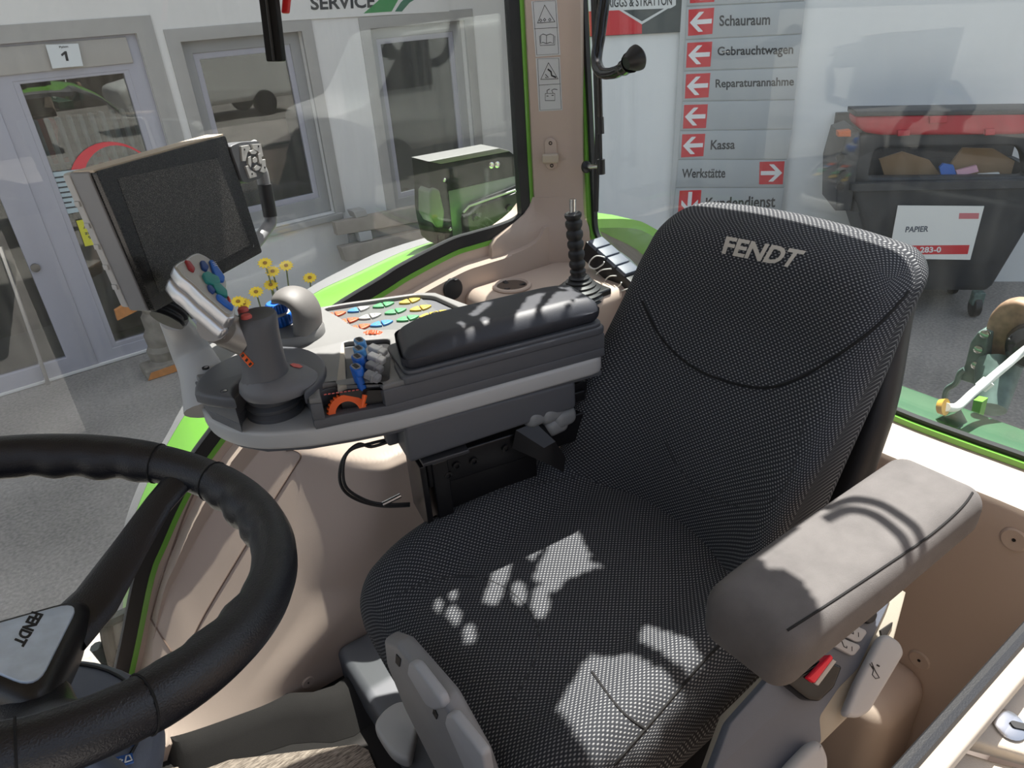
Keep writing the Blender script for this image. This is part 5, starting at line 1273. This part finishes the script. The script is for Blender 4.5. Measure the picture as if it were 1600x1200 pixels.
# weathered post with cut orange wood ends
post = thing('wooden_post', 'weathered grey wooden post with orange cut foot beside the door', 'post', tuple(atz(257, 585, 0)))
pb_ = atz(258, 578, 0.0)
pt_ = atp(240, 482, pb_, LN)
obj('log', tube(smoothpath([pb_ + V3((0, 0, .05)), (pb_ + pt_) / 2 + V3((.01, 0, 0)), pt_], 6), [.10 + .012 * sin(i * 2.1) for i in range(13)], 12), wood, post, 'grey log')
obj('foot', xf(rbox((.17, .12, .045), .02, (2, 2, 1), 3), lambda v: pb_ + LD * v.x + LN * v.y + V3((0, 0, v.z + .045))), wood, post, 'grey foot')
obj('cut_face', plate([(-.17, .005), (.17, .005), (.14, .075), (-.13, .065)], .118, .124, lambda v: pb_ + LD * v[0] + LN * v[2] + V3((0, 0, v[1]))), woodcut, post, 'orange cut face')
bq = [atp(x, y, pb_ + LN * .1, LN) for x, y in [(180, 486), (213, 466), (214, 486), (184, 501)]]
obj('cross_board', loft([bq, [p - LN * .05 for p in bq]]), woodcut, post, 'orange board end')
# yellow flowers
fl_px = [((414, 411), (440, 470)), ((426, 424), (444, 470)), ((447, 415), (447, 470)), ((484, 434), (480, 462)), ((423, 445), (430, 480)), ((400, 456), (415, 480)), ((372, 471), (380, 500)), ((381, 474), (386, 500))]
fl_lab = ['yellow flower, topmost left of the tall group', 'yellow flower on a leaning stem in the tall group', 'yellow flower on the straight stem of the tall group', 'yellow double flower nearest the green mudguard', 'yellow flower low under the tall group', 'yellow flower just left above the blue wheels', 'yellow flower lowest left beside the joystick', 'yellow flower lowest beside the red joystick buttons']
for (hp_, sp_), lb in zip(fl_px, fl_lab):
    FD = LA + LN * 1.4
    c = atp(*hp_, FD, LN); g_ = atp(*sp_, FD, LN); g_ = V3((g_.x, g_.y, 0.0))
    fw = thing('yellow_flower', lb, 'flower', tuple(g_), 'yellow flowers before the pale wall')
    obj('stem', tube([g_, (g_ + c) / 2 + V3((.01, 0, .05)), c], .006, 6), stem_m, fw)
    nrm = (CAM - c).normalized() * .6 + V3((0, 0, .8)); nrm.normalize(); u_ = nrm.orthogonal().normalized(); v_ = nrm.cross(u_); PV = []; PF = []
    for k in range(12):
        a = 2 * pi * k / 12; d_ = u_ * cos(a) + v_ * sin(a); sd = nrm.cross(d_) * .012; b0_ = len(PV)
        for z_ in (0, -.004): PV += [c + d_ * .012 - sd * .5 + nrm * z_, c + d_ * .042 - sd + nrm * (z_ + .004), c + d_ * .060 + nrm * z_, c + d_ * .042 + sd + nrm * (z_ + .004), c + d_ * .012 + sd * .5 + nrm * z_]
        PF += [tuple(b0_ + i for i in range(5)), tuple(b0_ + 9 - i for i in range(5))] + [(b0_ + i, b0_ + (i + 1) % 5, b0_ + 5 + (i + 1) % 5, b0_ + 5 + i) for i in range(5)]
    obj('petals', (PV, PF), yellow, fw); obj('flower_centre', lathe([(.016, -.004), (.016, .006), (.004, .012)], c, nrm, 12), brownc, fw)

# sign wall, turned towards the tractor
SW = V3((-7.42, -2.5, 0)); SD = V3((-.692, .722, 0)).normalized(); SN = V3((.722, .692, 0)).normalized()
sf_ = lambda v: SW + SD * v[0] + V3((0, 0, 1)) * v[1] + SN * v[2]
def sw(px, py, d=0): p = atp(px, py, SW + SN * d, SN) - SW; return (p.dot(SD), p.z)
sgw = thing('sign_wall', 'white rendered wall behind the signs and the paper container', 'wall', tuple(SW))
obj('wall', plate(rect(-4.3, 8, -.05, 11), -.4, 0, sf_), facade2, sgw)
obj('return_wall', plate(rect(-4.3, -4.0, -.05, 11), -4.5, -.39, sf_), facade2, sgw)
def stext(s, q, d, mat, parent, bold=.02, shear=0, name='lettering'):
    qq = [sw(*p, d) for p in q]
    def fn(v):
        t = [qq[0][i] + (qq[1][i] - qq[0][i]) * v.x for i in (0, 1)]; b = [qq[3][i] + (qq[2][i] - qq[3][i]) * v.x for i in (0, 1)]
        return sf_((t[0] * v.y + b[0] * (1 - v.y), t[1] * v.y + b[1] * (1 - v.y), d + .001))
    return obj(name, text(s, 1, 0, bold, shear, fn, unit=True), mat, parent, smooth=False)
def spl_(pts, d0, d1, bev=0): return plate([sw(*p, d1) for p in pts], d0, d1, sf_, bev=bev)
ds = thing('directory_sign', 'grey directory sign with red arrows for showroom, workshop and cash desk', 'sign', tuple(sf_((-2.6, .6, .05))))
obj('back_panel', spl_([(1070, -80), (1266, -95), (1222, 345), (1046, 345)], .02, .05), signframe, ds, 'aluminium sign frame')
def lerp(a, b, t): return (a[0] + (b[0] - a[0]) * t, a[1] + (b[1] - a[1]) * t)
# row lines: (left x, left y, right x, right y)
rows = [(1076, -33, 1262, -46), (1072, 10, 1260, 1), (1070, 62, 1254, 53), (1067, 111, 1248, 105), (1066, 158, 1243, 156), (1062, 204, 1239, 202), (1059, 249, 1230, 249), (1055, 293, 1226, 293), (1050, 338, 1221, 338)]
arrows = {1: ('l', (1076, 15, 1116, 12, 1113, 53, 1075, 56)), 2: ('l', (1074, 67, 1113, 65, 1110, 104, 1072, 106)), 3: ('l', (1072, 116, 1110, 114, 1107, 152, 1070, 154)), 4: ('l', (1069, 164, 1106, 163, 1103, 200, 1067, 201)), 5: ('l', (1066, 210, 1102, 209, 1099, 244, 1064, 246)), 6: ('r', (1187, 253, 1226, 252, 1223, 288, 1186, 288)), 7: ('d', (1062, 298, 1096, 297, 1093, 335, 1059, 336)), 0: ('l', (1078, -28, 1118, -30, 1116, 3, 1078, 5))}
words = {1: ('Schauraum', (1124, 24, 1204, 21, 1203, 39, 1124, 41)), 2: ('Gebrauchtwagen', (1121, 73, 1240, 69, 1239, 89, 1121, 91)), 3: ('Reparaturannahme', (1118, 124, 1241, 120, 1240, 138, 1118, 141)), 5: ('Kassa', (1111, 219, 1149, 218, 1148, 233, 1110, 234)), 6: ('Werkstätte', (1066, 264, 1134, 262, 1133, 278, 1065, 278)), 7: ('Kundendienst', (1103, 309, 1212, 305, 1211, 324, 1102, 326))}
arrow_l = [(.06, .5), (.42, .12), (.60, .12), (.60, .14), (.34, .41), (.94, .41), (.94, .59), (.34, .59), (.60, .86), (.60, .88), (.42, .88)]
for i in range(len(rows) - 1):
    a, b = rows[i], rows[i + 1]
    pq = [(a[0] + 1, a[1] + 1), (a[2] - 1, a[3] + 1), (b[2] - 1, b[3] - .6), (b[0] + 1, b[1] - .6)]
    pnl = obj('row_panel', spl_(pq, .045, .062, .003), signgrey, ds)
    if i in arrows:
        k, q = arrows[i]; Q = [(q[0], q[1]), (q[2], q[3]), (q[4], q[5]), (q[6], q[7])]
        obj('arrow_field', spl_(Q, .061, .064), signred, pnl, 'red arrow field')
        Qs = [sw(*p, .066) for p in Q]
        def am(u, v):
            if k == 'r': u = 1 - u
            if k == 'd': u, v = v, 1 - u
            t = [Qs[0][j] + (Qs[1][j] - Qs[0][j]) * u for j in (0, 1)]; bb = [Qs[3][j] + (Qs[2][j] - Qs[3][j]) * u for j in (0, 1)]
            return (t[0] * (1 - v) + bb[0] * v, t[1] * (1 - v) + bb[1] * v)
        obj('arrow', plate([am(u, v) for u, v in arrow_l], .0638, .0665, sf_), letterwh, pnl, 'white arrow')
    if i in words:
        s, q = words[i]; stext(s, [(q[0], q[1]), (q[2], q[3]), (q[4], q[5]), (q[6], q[7])], .0625, letterdk, pnl, .022, .0)
bs = thing('engine_sign', 'red and dark sign with white lettering left of the directory sign', 'sign', tuple(sf_((-3.5, 2.3, .03))))
obj('dark_panel', spl_([(880, -80), (1070, -80), (1065, 50), (880, 60)], .01, .03), M('sign_dark_green', (52, 62, 64), .5), bs)
obj('red_panel', spl_([(880, 16), (970, 14), (1003, 34), (1003, 52.5), (880, 59)], .029, .032), signred, bs, 'red panel')
obj('white_field', spl_([(880, -70), (1058, -75), (1056, 8), (1048, 13), (940, 17), (880, 19)], .031, .034), paper, bs, 'white name field')
stext('BRIGGS & STRATTON', [(944, -2), (1050, -7), (1050, 8), (944, 12)], .0345, letterdk, bs, .02)
for q in ([(966, 15), (972, 15), (1004, 34), (1003, 38)], [(1040, 12), (1046, 12), (1003, 38), (1002, 34)]):
    obj('chevron', spl_(q, .031, .0355), paper, bs)
# paper container
BO = .9                                           # distance of the front face from the wall
def bw(px, py, d=BO): return sw(px, py, d)
cont = thing('paper_container', 'dark grey paper container with open red lid and white label', 'container', tuple(sf_((-1, 0, .5))))
def bpl(pts, d0, d1, bev=.01, rnd=0):
    q = [bw(x, y, d1) for x, y in pts]; return plate(rounded(q, rnd, 3) if rnd else q, d0, d1, sf_, bev=bev)
fr = [bw(*p) for p in [(1322, 290), (1640, 283), (1600, 330), (1560, 445), (1540, 457), (1385, 456), (1345, 440)]]
def bring(s, d0, d1, sh): return None
top4 = [bw(1335, 286), bw(1650, 282)]; bot4 = [bw(1385, 456), bw(1548, 456)]
L0, L1 = top4[0][0], -.22; Z1 = top4[0][1]; B0, B1 = bot4[0][0] - .02, -.42; Z0 = .22
def cring(s0, s1, z, d0, d1): return [sf_((a, z, b)) for a, b in rounded([(s0, d0), (s1, d0), (s1, d1), (s0, d1)], .06, 4)]
obj('body', loft([cring(B0, B1, Z0, .25, BO - .12), cring(B0 - .02, B1 + .02, Z0 + .05, .2, BO - .09), cring(L0, L1, Z1 - .07, .05, BO), cring(L0 - .03, L1 + .03, Z1 - .06, .02, BO + .03), cring(L0 - .03, L1 + .03, Z1, .02, BO + .03), cring(L0 + .02, L1 - .02, Z1, .06, BO - .02), cring(L0 + .02, L1 - .02, Z1 - .25, .08, BO - .04)]), bin_m, cont, 'dark grey body', ang=40)
for k in range(6): obj('rib', xf(rbox((.012, .22, .014), .01, (1, 1, 1), 3), lambda v: sf_((L0 + .22 + .2 * k + v.x, Z1 - .30 + v.y - .0, BO - .035 + v.z - .10 * (.5 - (v.y / .44))))), bin_m, cont)
zt = 1.60
obj('back_hood', loft([[sf_((a, z, d)) for a, z, d in ((L0 - .02, Z1 - .02, .0), (L1 + .02, Z1 - .02, .0), (L1 + .02, Z1 - .02, .05), (L0 - .02, Z1 - .02, .05))], [sf_((a, z, d)) for a, z, d in ((L0 - .02, zt, .0), (L1 + .02, zt, .0), (L1 + .02, zt, .05), (L0 - .02, zt, .05))]]), bin_m, cont)
hood = plate([bw(*p, .82) for p in [(1312, 260), (1340, 212), (1365, 208), (1640, 204), (1650, 285), (1332, 290)]], .70, .82, sf_, holes=[rounded([bw(*p, .82) for p in [(1357, 278), (1365, 236), (1382, 230), (1590, 228), (1600, 240), (1605, 276)]], .04, 3)], bev=.02)
obj('open_collar', hood, bin_m, cont, 'dark collar round the opening')
obj('side_arm', bpl([(1306, 330), (1308, 262), (1322, 214), (1344, 206), (1345, 230), (1338, 285), (1330, 330)], .3, .88, .02), bin_m, cont, 'dark hinge side')
for (x, y) in ((1312, 245), (1318, 272), (1312, 291)): obj('side_rib', lathe([(.03, 0), (.03, .05), (.005, .05)], sf_((*bw(x, y), .88)), SN, 12), black, cont)
obj('lid', bpl([(1337, 182), (1640, 170), (1640, 206), (1590, 211), (1380, 212), (1352, 208), (1338, 196)], .60, .86, .03, .03), bin_red, cont, 'red lid')
obj('lid_edge', bpl([(1338, 174), (1640, 170), (1640, 179), (1337, 182)], .58, .87, .01), bin_m, cont, 'dark lid edge')
for (x0, x1, y0, y1) in ((1453, 1480, 182, 193), (1403, 1422, 204, 213), (1540, 1555, 202, 212)):
    obj('lid_clip', bpl([(x0, y0), (x1, y0 - 1), (x1, y1 - 1), (x0, y1)], .85, .885, .006), bin_red, cont)
obj('orange_lever', bpl([(1310, 206), (1330, 204), (1330, 214), (1310, 214)], .8, .9, .01), M('rust_orange', (196, 92, 40), .5), cont, 'orange lever end')
lab = obj('label_sheet', bpl([(1403, 321), (1538, 322), (1516, 406), (1388, 404)], BO - .008 - .10, BO - .10 + .0, .0) if False else bpl([(1403, 321), (1538, 322), (1516, 406), (1388, 404)], BO + .002, BO + .006, 0), white, cont, 'white label')
ld = BO + .0065
stext('PAPIER', [(1415, 354), (1451, 353), (1450, 362), (1414, 363)], ld, M('grey_blue_lettering', (92, 98, 108), .6), lab, .03, .1)
obj('label_bar', spl_([(1392, 384), (1515, 383), (1512, 397), (1390, 398)], ld - .002, ld + .001), signred, lab, 'red bar')
stext('01 283-0', [(1420, 386), (1471, 385.5), (1470, 394.5), (1419, 395)], ld + .0012, letterwh, lab, .03)
obj('label_logo', spl_([(1499, 333), (1530, 333), (1529, 342), (1498, 342)], ld - .002, ld + .0006), M('pale_red', (206, 120, 126), .6), lab, 'pale red mark')
for sx in (B0 + .18, B1 - .10):
    for dd in (.32, BO - .06):
        w_ = obj('caster', lathe([(.035, -.03), (.085, -.025), (.09, -.01), (.09, .01), (.085, .025), (.035, .03)], sf_((sx, .092, dd)), SD, 20), black, cont, 'black caster')
        obj('caster_fork', xf(rbox((.045, .06, .04), .012, (1, 1, 1), 3), lambda v: sf_((sx + v.x, .17 + v.y, dd + v.z))), hookm, w_)
# cardboard and papers lying in the container
def card_thing(name, pts, lab_, mat, d, cat='cardboard'):
    t = thing(name, lab_, cat, tuple(sf_((*sw(*pts[0], d), d)))); q = [sw(*p, d) for p in pts]
    obj('sheet', plate(q, d - .03, d, lambda v: sf_((v[0], v[1], v[2] - .35 * (v[1] - q[0][1])))), mat, t)
card_thing('cardboard_piece', [(1374, 249), (1412, 238), (1452, 250), (1470, 276), (1381, 277)], 'brown cardboard at the left of the container opening', card, .60)
card_thing('cardboard_piece', [(1486, 256), (1508, 233), (1556, 234), (1586, 252), (1575, 276), (1500, 277)], 'larger brown cardboard at the right of the container opening', card, .62)
card_thing('blue_carton', [(1468, 262), (1475, 256), (1490, 258), (1494, 276), (1470, 275)], 'small blue carton in the container opening', blue, .68, 'carton')
card_thing('paper_roll', [(1494, 267), (1527, 259), (1529, 268), (1496, 275)], 'blue and pink folded paper in the container opening', M('pink_paper', (220, 170, 186), .6), .70, 'paper')
card_thing('white_paper', [(1530, 272), (1562, 270), (1562, 275), (1528, 276)], 'white paper strip in the container opening', white, .71, 'paper')
hall = thing('opposite_hall', 'dark brown hall across the yard, mirrored in the workshop windows', 'hall', (0, 20, 0))
obj('hall_wall', rb((0, 20, 3), (26, 2, 3), .05), M('brown_hall', (84, 76, 68), .9), hall)
obj('hall_roof', rb((0, 20, 6.2), (27, 3, .2), .05), M('hall_roof_grey', (70, 66, 64), .9), hall)
# facade opposite is open sky; a white van stands in the sunny yard behind the tractor
van = thing('white_van', 'white van in the sunny yard mirrored in the workshop window', 'van', (-6, 9, 0))
vb = [(0, .45), (5.0, .45), (5.05, 1.2), (4.2, 1.35), (3.5, 2.3), (.1, 2.4), (0, 2.2)]
obj('body', plate(rounded(vb, .2, 3), -.95, .95, lambda v: V3((-9.5 + v[0], 9 + v[2], v[1])), bev=.12), white, van)
for wx in (-8.4, -5.6): 
    for wy in (8.1, 9.9): obj('wheel', lathe([(.15, -.12), (.33, -.12), (.36, 0), (.33, .12), (.15, .12)], V3((wx, wy, .36)), (0, 1, 0), 24), black, van)
obj('side_glass', plate([(3.0, 1.45), (4.0, 1.45), (3.45, 2.15), (3.0, 2.15)], -.97, -.94, lambda v: V3((-9.5 + v[0], 9 + v[2], v[1]))), blackgl, van)

# ================================================================== CAB ROOF (out of view; made-up openings shaped to cast the sun patches)
RZ = 2.9
def to_roof(p): return p + SUN_TO * ((RZ - p.z) / SUN_TO.z)
def sun_hole(px, host=None, z=None):
    out = []; tr_ = bvh(host) if host else None
    for x, y in px:
        p = drape(x, y, tr_, 0)[0] if host else atz(x, y, z)
        if p is None: p = atz(x, y, 1.78)
        q = to_roof(p); out.append((q.x, q.y))
    return out
def ell(cx_, cy_, rx, ry, k=10): return [(cx_ + rx * cos(2 * pi * i / k), cy_ + ry * sin(2 * pi * i / k)) for i in range(k)]
openings = [sun_hole(q, cushion) for q in (
    [(868, 1105), (908, 1040), (925, 1018), (955, 1024), (985, 1018), (1020, 1038), (1060, 1070), (1085, 1090), (1060, 1110), (1010, 1170), (985, 1195), (925, 1195), (900, 1150)],
    [(1000, 1002), (1000, 985), (1012, 972), (1060, 990), (1098, 1022), (1103, 1036), (1082, 1058), (1045, 1030)],
    [(842, 793), (864, 790), (870, 816)], [(873, 829), (905, 858), (945, 888), (930, 886), (890, 903), (866, 926), (831, 900), (856, 868)],
    [(705, 870), (728, 820), (748, 815), (736, 850), (716, 885)], ell(728, 897, 7, 10), ell(694, 906, 7, 9), ell(708, 925, 8, 12), ell(686, 943, 8, 14), ell(711, 960, 13, 16), ell(735, 988, 11, 18), ell(812, 925, 13, 20), ell(845, 938, 16, 28))]
openings += [sun_hole(q, None, 2.2) for q in ([(784, 532), (824, 470), (853, 463), (813, 534)], [(844, 491), (870, 461), (914, 459), (868, 495)], [(872, 502), (899, 471), (932, 464), (962, 492), (905, 518)])]
af = sun_hole([(1188, 866), (1200, 884), (1232, 888), (1252, 905), (1272, 932), (1292, 962)], None, 2.10)
def inside(p, poly):
    c = False; n = len(poly)
    for i in range(n):
        (x1, y1), (x2, y2) = poly[i], poly[i - 1]
        if (y1 > p[1]) != (y2 > p[1]) and p[0] < (x2 - x1) * (p[1] - y1) / (y2 - y1) + x1: c = not c
    return c
rear_cut = [(-.55, .3), (-.55, -.36)] + list(reversed(af)) + [(-1.6, -.60), (-1.6, .3)]
V = []; F = []; cell = .006; nx, nyc = 130, 176; X0, Y0 = -.46, -.38
def slab(x0, x1, y0, y1):
    b_ = len(V)
    for z_ in (RZ, RZ + .01): V.extend([(x0, y0, z_), (x1, y0, z_), (x1, y1, z_), (x0, y1, z_)])
    F.extend([(b_, b_ + 1, b_ + 2, b_ + 3), (b_ + 4, b_ + 7, b_ + 6, b_ + 5), (b_, b_ + 4, b_ + 5, b_ + 1), (b_ + 1, b_ + 5, b_ + 6, b_ + 2), (b_ + 2, b_ + 6, b_ + 7, b_ + 3), (b_ + 3, b_ + 7, b_ + 4, b_)])
slab(X0, .62, -1.43, .3); slab(-.55, X0, Y0, .3)
for jy in range(nyc):
    y1 = Y0 - cell * jy; run = None
    for ix in range(nx + 1):
        x1 = X0 - cell * ix; c = (x1 - cell / 2, y1 - cell / 2)
        solid = ix < nx and c[1] > (-1.43 if c[0] > -.53 else (-1.43 + .17 * min(1, (-.53 - c[0]) / .21))) and not inside(c, rear_cut) and not any(inside(c, o) for o in openings)
        if solid and run is None: run = x1
        if not solid and run is not None: slab(x1, run, y1 - cell, y1); run = None
ceil_ = struct('ceiling_sun_mask', (V, F), beige_lt, smooth=False)
rail = thing('shade_rail', 'curved double rail added out of view to cast shadow bands on the armrest', 'rail', (-1.06, -.55, RZ))  # unseen rail added to throw the shadow bands on the armrest
b1 = [atz(x, y, 2.10) for x, y in [(1290, 792), (1330, 782), (1375, 790), (1420, 818), (1455, 850)]]; b2 = [atz(x, y, 2.10) for x, y in [(1290, 812), (1325, 798), (1365, 806), (1405, 836), (1432, 868)]]
for b_ in (b1, b2): obj('rail_bar', tube(smoothpath([to_roof(p) for p in b_], 5), .0075, 10), black, rail)
